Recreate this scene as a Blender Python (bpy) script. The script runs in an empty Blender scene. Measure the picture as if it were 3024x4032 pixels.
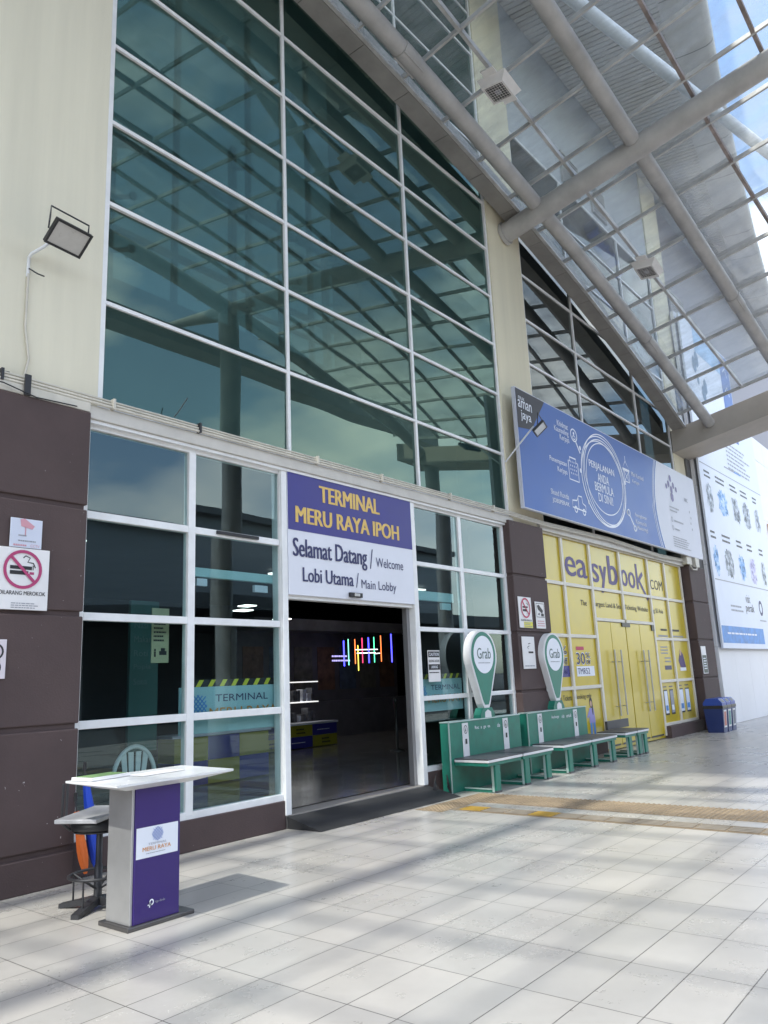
import bpy, bmesh, math, random
from mathutils import Vector, Matrix
random.seed(7)
R = math.radians
sc = bpy.context.scene
C = sc.collection

# ------------------------------------------------------------------ camera
cam_d = bpy.data.cameras.new("camera")
cam = bpy.data.objects.new("camera", cam_d)
C.objects.link(cam)
sc.camera = cam
yaw, pitch, roll = R(51.33861882), R(12.39277898), R(-2.53400749)
fw = Vector((math.sin(yaw)*math.cos(pitch), math.cos(yaw)*math.cos(pitch), math.sin(pitch)))
rt = Vector((math.cos(yaw), -math.sin(yaw), 0))
up = rt.cross(fw)
rt2 = math.cos(roll)*rt + math.sin(roll)*up
up2 = -math.sin(roll)*rt + math.cos(roll)*up
M = Matrix((rt2, up2, -fw)).transposed().to_4x4()
M.translation = Vector((0, 0, 1.55))
cam.matrix_world = M
cam_d.sensor_fit = 'VERTICAL'
cam_d.sensor_height = 36.0
cam_d.sensor_width = 27.0
cam_d.lens = 3040.58/4032*36.0
cam_d.clip_start = 0.05
cam_d.clip_end = 3000

# ------------------------------------------------------------------ sky, sun, exposure
SUN = Vector((-0.62, -0.045, 0.95)).normalized()
w = bpy.data.worlds.new("World")
sc.world = w
w.use_nodes = True
wn, wl = w.node_tree.nodes, w.node_tree.links
wn.clear()
wo = wn.new('ShaderNodeOutputWorld'); bg = wn.new('ShaderNodeBackground')
sky = wn.new('ShaderNodeTexSky'); sky.sky_type = 'NISHITA'; sky.sun_disc = False
sky.sun_elevation = math.asin(SUN.z)
sky.sun_rotation = math.atan2(SUN.x, SUN.y)
sky.air_density = 1.2; sky.dust_density = 1.5
tc = wn.new('ShaderNodeTexCoord'); mp = wn.new('ShaderNodeMapping')
mp.inputs['Scale'].default_value = (1, 1, 2.4)
mp.inputs['Location'].default_value = (0.1, 0.2, 0.0)
nz = wn.new('ShaderNodeTexNoise'); nz.inputs['Scale'].default_value = 2.1; nz.inputs['Detail'].default_value = 7
nz.inputs['Roughness'].default_value = 0.55
cr = wn.new('ShaderNodeValToRGB')
cr.color_ramp.elements[0].position = 0.46; cr.color_ramp.elements[0].color = (0, 0, 0, 1)
cr.color_ramp.elements[1].position = 0.66; cr.color_ramp.elements[1].color = (1, 1, 1, 1)
mx = wn.new('ShaderNodeMix'); mx.data_type = 'RGBA'
wl.new(tc.outputs['Generated'], mp.inputs['Vector']); wl.new(mp.outputs[0], nz.inputs['Vector'])
wl.new(nz.outputs['Fac'], cr.inputs['Fac'])
wl.new(cr.outputs['Color'], mx.inputs['Factor'])
wl.new(sky.outputs['Color'], mx.inputs['A'])
mx.inputs['B'].default_value = (7.6, 7.5, 7.35, 1)
wl.new(mx.outputs['Result'], bg.inputs['Color'])
bg.inputs['Strength'].default_value = 0.15
wl.new(bg.outputs[0], wo.inputs[0])
sd = bpy.data.lights.new("sun", 'SUN'); sd.energy = 2.0; sd.angle = R(1.0); sd.color = (1, 0.95, 0.87)
sun = bpy.data.objects.new("sun", sd); C.objects.link(sun)
sun.rotation_euler = (-SUN).to_track_quat('-Z', 'Y').to_euler()
sun.location = (0, 0, 40)
sc.view_settings.view_transform = 'Standard'
sc.view_settings.look = 'None'
sc.view_settings.gamma = 1
sc.view_settings.exposure = 1.6
sc.cycles.max_bounces = 10
sc.cycles.transparent_max_bounces = 24
sc.cycles.glossy_bounces = 5
sc.cycles.diffuse_bounces = 4
sc.cycles.sample_clamp_indirect = 6
sc.cycles.use_denoising = True
sc.cycles.caustics_reflective = False
sc.cycles.caustics_refractive = False

# ------------------------------------------------------------------ materials
MAT = {}
def new_mat(name):
    m = bpy.data.materials.new(name); m.use_nodes = True
    return m, m.node_tree.nodes, m.node_tree.links
def mat(name, col, rough=0.5, metal=0.0, var=0.08, scale=3.0, bump=0.0, bscale=40, spec=0.5, coat=0.0, streak=0.0):
    if name in MAT: return MAT[name]
    m, n, l = new_mat(name)
    b = n['Principled BSDF']
    b.inputs['Roughness'].default_value = rough
    b.inputs['Metallic'].default_value = metal
    b.inputs['Specular IOR Level'].default_value = spec
    b.inputs['Coat Weight'].default_value = coat
    g = n.new('ShaderNodeNewGeometry')
    if var > 0:
        t = n.new('ShaderNodeTexNoise'); t.inputs['Scale'].default_value = scale
        t.inputs['Detail'].default_value = 6; t.inputs['Roughness'].default_value = 0.62
        mpn = n.new('ShaderNodeMapping'); mpn.inputs['Scale'].default_value = (1, 1, 1.0) if streak == 0 else (2.6, 2.6, 0.14)
        l.new(g.outputs['Position'], mpn.inputs['Vector']); l.new(mpn.outputs[0], t.inputs['Vector'])
        mr = n.new('ShaderNodeMapRange')
        mr.inputs['From Min'].default_value = 0.3; mr.inputs['From Max'].default_value = 0.7
        mr.inputs['To Min'].default_value = 1 - var; mr.inputs['To Max'].default_value = 1 + var*0.6
        l.new(t.outputs['Fac'], mr.inputs['Value'])
        hv = n.new('ShaderNodeHueSaturation'); hv.inputs['Color'].default_value = (*col, 1)
        l.new(mr.outputs[0], hv.inputs['Value']); l.new(hv.outputs[0], b.inputs['Base Color'])
        mr2 = n.new('ShaderNodeMapRange')
        mr2.inputs['To Min'].default_value = max(0.02, rough-0.1); mr2.inputs['To Max'].default_value = min(1, rough+0.1)
        l.new(t.outputs['Fac'], mr2.inputs['Value']); l.new(mr2.outputs[0], b.inputs['Roughness'])
    else:
        b.inputs['Base Color'].default_value = (*col, 1)
    if bump > 0:
        t2 = n.new('ShaderNodeTexNoise'); t2.inputs['Scale'].default_value = bscale; t2.inputs['Detail'].default_value = 4
        l.new(g.outputs['Position'], t2.inputs['Vector'])
        bp = n.new('ShaderNodeBump'); bp.inputs['Strength'].default_value = bump; bp.inputs['Distance'].default_value = 0.01
        l.new(t2.outputs['Fac'], bp.inputs['Height']); l.new(bp.outputs[0], b.inputs['Normal'])
    if name == 'plum brown render':
        t4 = n.new('ShaderNodeTexNoise'); t4.inputs['Scale'].default_value = 26; t4.inputs['Detail'].default_value = 3
        l.new(g.outputs['Position'], t4.inputs['Vector'])
        r4 = n.new('ShaderNodeMapRange'); r4.inputs['From Min'].default_value = .745; r4.inputs['From Max'].default_value = .76; l.new(t4.outputs['Fac'], r4.inputs['Value'])
        x4 = n.new('ShaderNodeMix'); x4.data_type = 'RGBA'; l.new(r4.outputs[0], x4.inputs['Factor']); l.new(hv.outputs[0], x4.inputs['A']); x4.inputs['B'].default_value = (.42, .39, .38, 1)
        l.new(x4.outputs['Result'], b.inputs['Base Color'])
    MAT[name] = m
    return m
def emit(name, col, s):
    if name in MAT: return MAT[name]
    m, n, l = new_mat(name)
    b = n['Principled BSDF']; b.inputs['Base Color'].default_value = (*col, 1)
    b.inputs['Emission Color'].default_value = (*col, 1); b.inputs['Emission Strength'].default_value = s
    MAT[name] = m
    return m
def glazing(name, tint, trans, base=0.22, power=3.0, top=0.9, film=0.0, fcol=(0, 0, 0)):
    m, n, l = new_mat(name)
    n.remove(n['Principled BSDF']); out = n['Material Output']
    gl = n.new('ShaderNodeBsdfGlossy'); gl.inputs['Color'].default_value = (*tint, 1); gl.inputs['Roughness'].default_value = 0.0
    tr = n.new('ShaderNodeBsdfTransparent'); tr.inputs['Color'].default_value = (*trans, 1)
    lw = n.new('ShaderNodeLayerWeight'); lw.inputs['Blend'].default_value = 0.5
    pw = n.new('ShaderNodeMath'); pw.operation = 'POWER'; pw.inputs[1].default_value = power
    mr = n.new('ShaderNodeMapRange'); mr.inputs['To Min'].default_value = base; mr.inputs['To Max'].default_value = top
    g = n.new('ShaderNodeNewGeometry')
    sb = n.new('ShaderNodeMath'); sb.operation = 'SUBTRACT'; sb.inputs[0].default_value = 1
    ml = n.new('ShaderNodeMath'); ml.operation = 'MULTIPLY'
    t = n.new('ShaderNodeTexNoise'); t.inputs['Scale'].default_value = 0.55; t.inputs['Detail'].default_value = 1
    bp = n.new('ShaderNodeBump'); bp.inputs['Strength'].default_value = 0.25; bp.inputs['Distance'].default_value = 0.02
    l.new(g.outputs['Position'], t.inputs['Vector']); l.new(t.outputs['Fac'], bp.inputs['Height'])
    l.new(bp.outputs[0], gl.inputs['Normal'])
    l.new(lw.outputs['Facing'], pw.inputs[0]); l.new(pw.outputs[0], mr.inputs['Value'])
    l.new(g.outputs['Backfacing'], sb.inputs[1]); l.new(sb.outputs[0], ml.inputs[0]); l.new(mr.outputs[0], ml.inputs[1])
    mi = n.new('ShaderNodeMixShader')
    src = tr
    if film > 0:
        df = n.new('ShaderNodeBsdfDiffuse'); df.inputs['Color'].default_value = (*fcol, 1)
        td = n.new('ShaderNodeTexNoise'); td.inputs['Scale'].default_value = 0.8; td.inputs['Detail'].default_value = 7
        l.new(g.outputs['Position'], td.inputs['Vector'])
        md = n.new('ShaderNodeMapRange'); md.inputs['From Min'].default_value = 0.3; md.inputs['From Max'].default_value = 0.7
        md.inputs['To Min'].default_value = film*0.8; md.inputs['To Max'].default_value = film*1.2; l.new(td.outputs['Fac'], md.inputs['Value'])
        src = n.new('ShaderNodeMixShader'); l.new(md.outputs[0], src.inputs[0]); l.new(tr.outputs[0], src.inputs[1]); l.new(df.outputs[0], src.inputs[2])
    l.new(ml.outputs[0], mi.inputs[0]); l.new(src.outputs[0], mi.inputs[1]); l.new(gl.outputs[0], mi.inputs[2])
    l.new(mi.outputs[0], out.inputs['Surface'])
    MAT[name] = m
    return m
def roof_glass():
    m, n, l = new_mat('dusty roof glass')
    n.remove(n['Principled BSDF']); out = n['Material Output']
    tr = n.new('ShaderNodeBsdfTransparent'); tr.inputs['Color'].default_value = (0.93, 0.955, 0.96, 1)
    df = n.new('ShaderNodeBsdfDiffuse'); df.inputs['Color'].default_value = (0.5, 0.53, 0.55, 1)
    tl = n.new('ShaderNodeBsdfTranslucent'); tl.inputs['Color'].default_value = (0.6, 0.63, 0.64, 1)
    m1 = n.new('ShaderNodeMixShader'); m1.inputs[0].default_value = 0.6
    l.new(df.outputs[0], m1.inputs[1]); l.new(tl.outputs[0], m1.inputs[2])
    g = n.new('ShaderNodeNewGeometry')
    t = n.new('ShaderNodeTexNoise'); t.inputs['Scale'].default_value = 1.1; t.inputs['Detail'].default_value = 8; t.inputs['Roughness'].default_value = 0.65
    mpn = n.new('ShaderNodeMapping'); mpn.inputs['Scale'].default_value = (2.2, 0.7, 1)
    l.new(g.outputs['Position'], mpn.inputs['Vector']); l.new(mpn.outputs[0], t.inputs['Vector'])
    mr = n.new('ShaderNodeMapRange'); mr.inputs['From Min'].default_value = 0.38; mr.inputs['From Max'].default_value = 0.72
    mr.inputs['To Min'].default_value = 0.06; mr.inputs['To Max'].default_value = 0.3
    l.new(t.outputs['Fac'], mr.inputs['Value'])
    m2 = n.new('ShaderNodeMixShader')
    l.new(mr.outputs[0], m2.inputs[0]); l.new(tr.outputs[0], m2.inputs[1]); l.new(m1.outputs[0], m2.inputs[2])
    gl = n.new('ShaderNodeBsdfGlossy'); gl.inputs['Roughness'].default_value = 0.03; gl.inputs['Color'].default_value = (0.9, 0.95, 1, 1)
    fr = n.new('ShaderNodeFresnel'); fr.inputs['IOR'].default_value = 1.45
    hf = n.new('ShaderNodeMath'); hf.operation = 'MULTIPLY'; hf.inputs[1].default_value = 0.22
    l.new(fr.outputs[0], hf.inputs[0])
    m3 = n.new('ShaderNodeMixShader')
    l.new(hf.outputs[0], m3.inputs[0]); l.new(m2.outputs[0], m3.inputs[1]); l.new(gl.outputs[0], m3.inputs[2])
    l.new(m3.outputs[0], out.inputs['Surface'])
    return m
def tile_floor():
    m, n, l = new_mat('polished porcelain paving')
    b = n['Principled BSDF']
    g = n.new('ShaderNodeNewGeometry'); mpn = n.new('ShaderNodeMapping'); mpn.vector_type = 'POINT'
    mpn.inputs['Location'].default_value = (-3.77+0.63*40, -2.57+0.315*60, 0)
    br = n.new('ShaderNodeTexBrick'); br.offset = 0.0; br.squash = 1.0
    br.inputs['Scale'].default_value = 1; br.inputs['Brick Width'].default_value = 0.63; br.inputs['Row Height'].default_value = 0.315
    br.inputs['Mortar Size'].default_value = 0.0032; br.inputs['Mortar Smooth'].default_value = 0.2; br.inputs['Bias'].default_value = 0
    br.inputs['Color1'].default_value = (0.475, 0.445, 0.408, 1); br.inputs['Color2'].default_value = (0.42, 0.4, 0.372, 1)
    br.inputs['Mortar'].default_value = (0.12, 0.11, 0.1, 1)
    l.new(g.outputs['Position'], mpn.inputs['Vector']); l.new(mpn.outputs[0], br.inputs['Vector'])
    t = n.new('ShaderNodeTexNoise'); t.inputs['Scale'].default_value = 0.9; t.inputs['Detail'].default_value = 9; t.inputs['Roughness'].default_value = 0.7
    l.new(g.outputs['Position'], t.inputs['Vector'])
    mr = n.new('ShaderNodeMapRange'); mr.inputs['From Min'].default_value = 0.3; mr.inputs['From Max'].default_value = 0.7
    mr.inputs['To Min'].default_value = 0.86; mr.inputs['To Max'].default_value = 1.06
    l.new(t.outputs['Fac'], mr.inputs['Value'])
    t3 = n.new('ShaderNodeTexNoise'); t3.inputs['Scale'].default_value = 14; t3.inputs['Detail'].default_value = 6
    l.new(g.outputs['Position'], t3.inputs['Vector'])
    mr3 = n.new('ShaderNodeMapRange'); mr3.inputs['From Min'].default_value = 0.25; mr3.inputs['From Max'].default_value = 0.45
    mr3.inputs['To Min'].default_value = 0.985; mr3.inputs['To Max'].default_value = 1.0
    l.new(t3.outputs['Fac'], mr3.inputs['Value'])
    mm = n.new('ShaderNodeMath'); mm.operation = 'MULTIPLY'
    l.new(mr.outputs[0], mm.inputs[0]); l.new(mr3.outputs[0], mm.inputs[1])
    hv = n.new('ShaderNodeHueSaturation'); l.new(br.outputs['Color'], hv.inputs['Color']); l.new(mm.outputs[0], hv.inputs['Value'])
    l.new(hv.outputs[0], b.inputs['Base Color'])
    mr2 = n.new('ShaderNodeMapRange'); mr2.inputs['To Min'].default_value = 0.16; mr2.inputs['To Max'].default_value = 0.42
    l.new(t.outputs['Fac'], mr2.inputs['Value']); l.new(mr2.outputs[0], b.inputs['Roughness'])
    bp = n.new('ShaderNodeBump'); bp.inputs['Strength'].default_value = 0.35; bp.inputs['Distance'].default_value = 0.003; bp.invert = True
    l.new(br.outputs['Fac'], bp.inputs['Height']); l.new(bp.outputs[0], b.inputs['Normal'])
    return m
FLOOR = tile_floor()
ROOFG = roof_glass()
GLASS = glazing('green reflective glazing', (0.5, 0.7, 0.58), (0.3, 0.42, 0.42), 0.12, 3.0, 0.72, 0.42, (0.05, 0.1, 0.098))
GLASSD = glazing('dark reflective glazing', (0.7, 0.74, 0.72), (0.2, 0.25, 0.25), 0.1, 3.0, 0.75, 0.2, (0.05, 0.06, 0.06))
GLASSL = glazing('clear green glazing', (0.66, 0.84, 0.86), (0.8, 0.89, 0.89), 0.1, 3.2, 0.82)
WHITE = mat('white painted aluminium', (0.82, 0.83, 0.84), 0.35, 0, 0.08, 5)
CREAM = mat('cream painted render', (0.75, 0.71, 0.57), 0.75, 0, 0.09, 1.1, 0.15, 60, streak=1)
YELW = mat('pale yellow render', (0.71, 0.66, 0.5), 0.75, 0, 0.1, 0.9, 0.1, 60, streak=1)
BROWN = mat('plum brown render', (0.088, 0.062, 0.061), 0.68, 0, 0.16, 1.3, 0.2, 70, spec=0.3)
GREY = mat('grey cladding', (0.42, 0.45, 0.48), 0.5, 0, 0.08, 0.8, streak=1)
SOFF = mat('grey soffit panel', (0.44, 0.42, 0.395), 0.6, 0, 0.06, 0.7)
SOFFD = mat('dark groove', (0.16, 0.16, 0.16), 0.8, 0, 0)
STEEL = mat('dusty grey painted steel', (0.43, 0.423, 0.415), 0.42, 0.0, 0.22, 2.2, 0.1, 50)
STEELW = mat('white painted steel tube', (0.75, 0.77, 0.8), 0.35, 0, 0.06, 2)
GUT = mat('weathered gutter sheet', (0.31, 0.3, 0.285), 0.5, 0.1, 0.22, 1.6, streak=0)
PURL = mat('grey glazing purlin', (0.5, 0.5, 0.49), 0.35, 0.1, 0.25, 3)
RUST = mat('rust spotted bar', (0.3, 0.25, 0.23), 0.6, 0.1, 0.5, 3.5)
CONC = mat('beige rendered concrete', (0.42, 0.39, 0.35), 0.8, 0, 0.14, 0.9, 0.15, 50)
BLACK = mat('black plastic', (0.015, 0.015, 0.018), 0.4, 0, 0)
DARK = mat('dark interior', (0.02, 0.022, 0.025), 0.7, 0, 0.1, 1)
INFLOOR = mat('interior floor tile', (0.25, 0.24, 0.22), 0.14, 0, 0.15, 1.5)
SIGNW = mat('white sign vinyl', (0.74, 0.76, 0.84), 0.4, 0, 0.03, 2)
PAPER = mat('white paper sign', (0.78, 0.77, 0.78), 0.45, 0, 0.04, 4)
SIGNB = mat('indigo sign vinyl', (0.038, 0.036, 0.235), 0.42, 0, 0.08, 2)
GOLD = mat('gold lettering', (0.74, 0.5, 0.13), 0.4, 0, 0.12, 14)
NAVY = mat('navy lettering', (0.035, 0.04, 0.13), 0.5, 0, 0)
BANB = mat('blue banner print', (0.045, 0.125, 0.4), 0.45, 0, 0.07, 1.2)
BAND = mat('near black banner print', (0.03, 0.028, 0.036), 0.5, 0, 0)
BANW = mat('white banner print', (0.62, 0.64, 0.72), 0.5, 0, 0.05, 1)
BANL = mat('light banner print', (0.74, 0.79, 0.9), 0.5, 0, 0.05, 1)
LINEW = mat('white print', (0.8, 0.83, 0.9), 0.5, 0, 0)
YEL = mat('yellow window film', (0.56, 0.42, 0.012), 0.32, 0, 0.08, 1.5, coat=0.2)
PURP = mat('purple print', (0.045, 0.015, 0.15), 0.45, 0, 0)
PODP = mat('deep violet panel', (0.036, 0.016, 0.15), 0.32, 0, 0.06, 3, coat=0.15)
STEELB = mat('brushed stainless', (0.5, 0.5, 0.5), 0.35, 0.6, 0.08, 6)
GREEN = mat('teal green powder coat', (0.018, 0.185, 0.132), 0.42, 0, 0.22, 5)
GREENF = mat('teal green sign face', (0.02, 0.2, 0.145), 0.4, 0, 0.08, 4)
RED = mat('red print', (0.5, 0.03, 0.1), 0.5, 0, 0)
MAG = mat('faded magenta print', (0.42, 0.05, 0.16), 0.5, 0, 0)
PINK = mat('faded pink print', (0.6, 0.3, 0.36), 0.5, 0, 0)
BLKP = mat('black print', (0.02, 0.02, 0.024), 0.5, 0, 0)
GRYP = mat('grey print', (0.32, 0.33, 0.38), 0.5, 0, 0)
BLUP = mat('sky blue print', (0.1, 0.3, 0.7), 0.5, 0, 0.3, 3)
GRNP = mat('green print', (0.2, 0.34, 0.13), 0.5, 0, 0.15, 10)
ORNP = mat('orange print', (0.7, 0.3, 0.06), 0.5, 0, 0)
YELP = mat('bright yellow print', (0.75, 0.7, 0.05), 0.5, 0, 0)
MATB = mat('black rubber mat', (0.028, 0.028, 0.03), 0.7, 0, 0.3, 6, 0.3, 120)
TACT = mat('worn ochre tactile tile', (0.27, 0.2, 0.125), 0.55, 0, 0.35, 2.5)
TACG = mat('worn grey tactile bar', (0.26, 0.225, 0.18), 0.6, 0, 0.3, 2.5)
TACY = mat('bright yellow tactile bar', (0.46, 0.29, 0.05), 0.5, 0, 0.3, 4)
BINB = mat('royal blue plastic', (0.018, 0.06, 0.33), 0.4, 0, 0.06, 3)
BIND = mat('navy plastic', (0.012, 0.03, 0.14), 0.4, 0, 0.06, 3)
PVC = mat('ivory pvc conduit', (0.6, 0.57, 0.5), 0.5, 0, 0.12, 6)
TEALW = mat('pale teal board', (0.42, 0.62, 0.66), 0.4, 0, 0.05, 4)

# ------------------------------------------------------------------ mesh helpers
_txt = {}
def text_mesh(s, bold=0.0):
    k = (s, bold)
    if k not in _txt:
        cu = bpy.data.curves.new('t', 'FONT'); cu.body = s; cu.offset = bold; cu.resolution_u = 3
        o = bpy.data.objects.new('t', cu); C.objects.link(o)
        dg = bpy.context.evaluated_depsgraph_get(); dg.update()
        me = bpy.data.meshes.new_from_object(o.evaluated_get(dg))
        vs = [v.co.copy() for v in me.vertices]; fs = [list(p.vertices) for p in me.polygons]
        bpy.data.objects.remove(o); bpy.data.curves.remove(cu); bpy.data.meshes.remove(me)
        x0 = min(v.x for v in vs); x1 = max(v.x for v in vs); y0 = min(v.y for v in vs); y1 = max(v.y for v in vs)
        _txt[k] = ([((v.x-x0)/(x1-x0), (v.y-y0)/(y1-y0)) for v in vs], fs)
    return _txt[k]

class MB:
    def __init__(s): s.v = []; s.f = []; s.m = []; s.mats = []; s.sm = []; s.T = None
    def mi(s, m):
        if m not in s.mats: s.mats.append(m)
        return s.mats.index(m)
    def add(s, vs, fs, m, smooth=False):
        o = len(s.v)
        s.v += [tuple(s.T @ Vector(v)) if s.T else tuple(v) for v in vs]
        k = s.mi(m)
        for f in fs: s.f.append([i+o for i in f]); s.m.append(k); s.sm.append(smooth)
        return s
    def box(s, x0, x1, y0, y1, z0, z1, m):
        v = [(x, y, z) for x in (x0, x1) for y in (y0, y1) for z in (z0, z1)]
        f = [(0, 1, 3, 2), (4, 6, 7, 5), (0, 4, 5, 1), (2, 3, 7, 6), (0, 2, 6, 4), (1, 5, 7, 3)]
        return s.add(v, f, m)
    def cbox(s, x0, x1, y0, y1, z0, z1, m, c=0.006):
        "box with chamfered edges"
        bm = bmesh.new()
        bmesh.ops.create_cube(bm, size=1)
        for v in bm.verts: v.co = Vector((x0+(v.co.x+.5)*(x1-x0), y0+(v.co.y+.5)*(y1-y0), z0+(v.co.z+.5)*(z1-z0)))
        bmesh.ops.bevel(bm, geom=bm.edges[:], offset=c, segments=2, affect='EDGES', profile=0.5)
        bm.verts.index_update()
        s.add([v.co.copy() for v in bm.verts], [[v.index for v in f.verts] for f in bm.faces], m)
        bm.free(); return s
    def prism(s, pts, y0, y1, m, mside=None):
        "outline in X-Z extruded from y0 (front) to y1"
        n = len(pts)
        area = sum(pts[i][0]*pts[(i+1) % n][1]-pts[(i+1) % n][0]*pts[i][1] for i in range(n))
        if area < 0: pts = pts[::-1]
        s.add([(x, y0, z) for x, z in pts], [list(range(n))], m)
        v = [(x, y0, z) for x, z in pts]+[(x, y1, z) for x, z in pts]
        s.add(v, [[(i+1) % n, i, i+n, (i+1) % n+n] for i in range(n)]+[list(range(2*n-1, n-1, -1))], mside or m)
        return s
    def tube(s, pts, r, m, n=12, cap=True, closed=False):
        pts = [Vector(p) for p in pts]; N = len(pts)
        rr = r if isinstance(r, (list, tuple)) else [r]*N
        rings = []; prev = None
        for i, p in enumerate(pts):
            if closed: d = pts[(i+1) % N]-pts[i-1]
            else: d = pts[min(i+1, N-1)]-pts[max(i-1, 0)]
            d.normalize()
            if prev is None:
                a = Vector((0, 0, 1)) if abs(d.z) < .9 else Vector((1, 0, 0))
                u = d.cross(a).normalized()
            else:
                u = (prev-d*prev.dot(d)).normalized()
            prev = u; vv = d.cross(u)
            rings.append([p+(u*math.cos(2*math.pi*k/n)+vv*math.sin(2*math.pi*k/n))*rr[i] for k in range(n)])
        v = [q for ring in rings for q in ring]; f = []
        for i in range(N if closed else N-1):
            for k in range(n):
                a = i*n+k; b = i*n+(k+1) % n; j = (i+1) % N
                f.append((a, b, j*n+(k+1) % n, j*n+k))
        s.add(v, f, m, True)
        if cap and not closed:
            s.add(rings[0], [list(range(n-1, -1, -1))], m); s.add(rings[-1], [list(range(n))], m)
        return s
    def lathe(s, prof, cx, cy, m, n=24):
        v = [(cx+r*math.cos(2*math.pi*k/n), cy+r*math.sin(2*math.pi*k/n), z) for r, z in prof for k in range(n)]
        f = [(i*n+k, i*n+(k+1) % n, (i+1)*n+(k+1) % n, (i+1)*n+k) for i in range(len(prof)-1) for k in range(n)]
        s.add(v, f, m, True)
        s.add(v[:n], [list(range(n-1, -1, -1))], m); s.add(v[-n:], [list(range(n))], m); return s
    def text(s, t, x0, x1, z0, z1, y, m, bold=0.0, th=0.0):
        "flat lettering on a plane facing -Y, fitted to the box; z0/z1 are the box of the whole string"
        vs, fs = text_mesh(t, 0.0)
        k = bold*(z1-z0)*0.6
        if bold > 0:
            x0 += k; x1 -= k
            for i, q in enumerate((-k, k)):
                s.add([(x0+(x1-x0)*a+q, y-.0004*(i+1), z0+(z1-z0)*b) for a, b in vs], fs, m)
        return s.add([(x0+(x1-x0)*a, y, z0+(z1-z0)*b) for a, b in vs], fs, m)
    def quad(s, x0, x1, z0, z1, y, m):
        return s.add([(x0, y, z0), (x1, y, z0), (x1, y, z1), (x0, y, z1)], [(0, 1, 2, 3)], m)
    def poly(s, pts, y, m):
        n = len(pts)
        area = sum(pts[i][0]*pts[(i+1) % n][1]-pts[(i+1) % n][0]*pts[i][1] for i in range(n))
        if area < 0: pts = pts[::-1]
        return s.add([(x, y, z) for x, z in pts], [list(range(n))], m)
    def line(s, pts, wd, y, m, closed=False):
        "flat printed stroke on a plane facing -Y"
        N = len(pts); L = []; Rr = []
        for i in range(N):
            a = pts[i-1] if (closed or i > 0) else pts[i]
            b = pts[(i+1) % N] if (closed or i < N-1) else pts[i]
            dx, dz = b[0]-a[0], b[1]-a[1]; q = math.hypot(dx, dz) or 1
            nx, nzz = -dz/q*wd/2, dx/q*wd/2
            L.append((pts[i][0]+nx, y, pts[i][1]+nzz)); Rr.append((pts[i][0]-nx, y, pts[i][1]-nzz))
        f = []
        for i in range(N if closed else N-1):
            j = (i+1) % N; f.append((N+i, N+j, j, i))
        return s.add(L+Rr, f, m)
    def ell(s, cx, cz, rx, rz, y, m, n=28):
        return s.poly([(cx+rx*math.cos(2*math.pi*k/n), cz+rz*math.sin(2*math.pi*k/n)) for k in range(n)], y, m)
    def ring(s, cx, cz, rx, rz, wd, y, m, n=40):
        return s.line([(cx+rx*math.cos(2*math.pi*k/n), cz+rz*math.sin(2*math.pi*k/n)) for k in range(n)], wd, y, m, True)
    def fakelines(s, x0, x1, z0, z1, rows, y, m, seed=0):
        "tiny unreadable print: rows of word-sized dashes"
        rnd = random.Random(seed); h = (z1-z0)/rows
        for i in range(rows):
            z = z1-(i+.75)*h; x = x0; e = x1-rnd.random()*0.3*(x1-x0)
            while x < e:
                wv = min((0.05+0.09*rnd.random())*(x1-x0), e-x)
                s.quad(x, x+wv, z, z+h*.42, y, m); x += wv+0.018*(x1-x0)
        return s
    def build(s, name, parent=None):
        me = bpy.data.meshes.new(name); me.from_pydata(s.v, [], s.f)
        for m in s.mats: me.materials.append(m)
        me.polygons.foreach_set('material_index', s.m); me.polygons.foreach_set('use_smooth', s.sm)
        me.update()
        o = bpy.data.objects.new(name, me); C.objects.link(o)
        if parent:
            bpy.context.view_layer.update()
            o.parent = parent
            o.matrix_parent_inverse = world_of(parent).inverted()
        return o
def world_of(o):
    m = o.matrix_basis.copy()
    if o.parent: m = world_of(o.parent) @ o.matrix_parent_inverse @ m
    return m
def tag(o, label=None, cat=None, group=None, kind=None):
    if label: o['label'] = label
    if cat: o['category'] = cat
    if group: o['group'] = group
    if kind: o['kind'] = kind
    return o
def thing(name, loc, label, cat, group=None):
    o = bpy.data.objects.new(name, None); C.objects.link(o); o.location = loc; o.empty_display_size = 0.2
    return tag(o, label, cat, group)
def copy_tree(o, parent=None):
    c = o.copy(); C.objects.link(c)
    if parent: c.parent = parent
    for ch in list(o.children): copy_tree(ch, c)
    return c

FY = 6.72          # plane of the facade glass
# ------------------------------------------------------------------ the setting
g = MB(); g.add([(-400, -400, -0.008), (400, -400, -0.008), (400, 400, -0.008), (-400, 400, -0.008)], [(0, 1, 2, 3)], mat('asphalt', (0.06, 0.06, 0.062), 0.8, 0, 0.2, 0.6))
tag(g.build('ground'), kind='structure')
g = MB(); g.add([(-25, -9, 0), (60, -9, 0), (60, 6.9, 0), (-25, 6.9, 0)], [(0, 1, 2, 3)], FLOOR)
g.box(-25, 60, -9.15, -9.0, -0.12, 0.001, CONC)
tag(g.build('pavement'), kind='structure')

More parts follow.
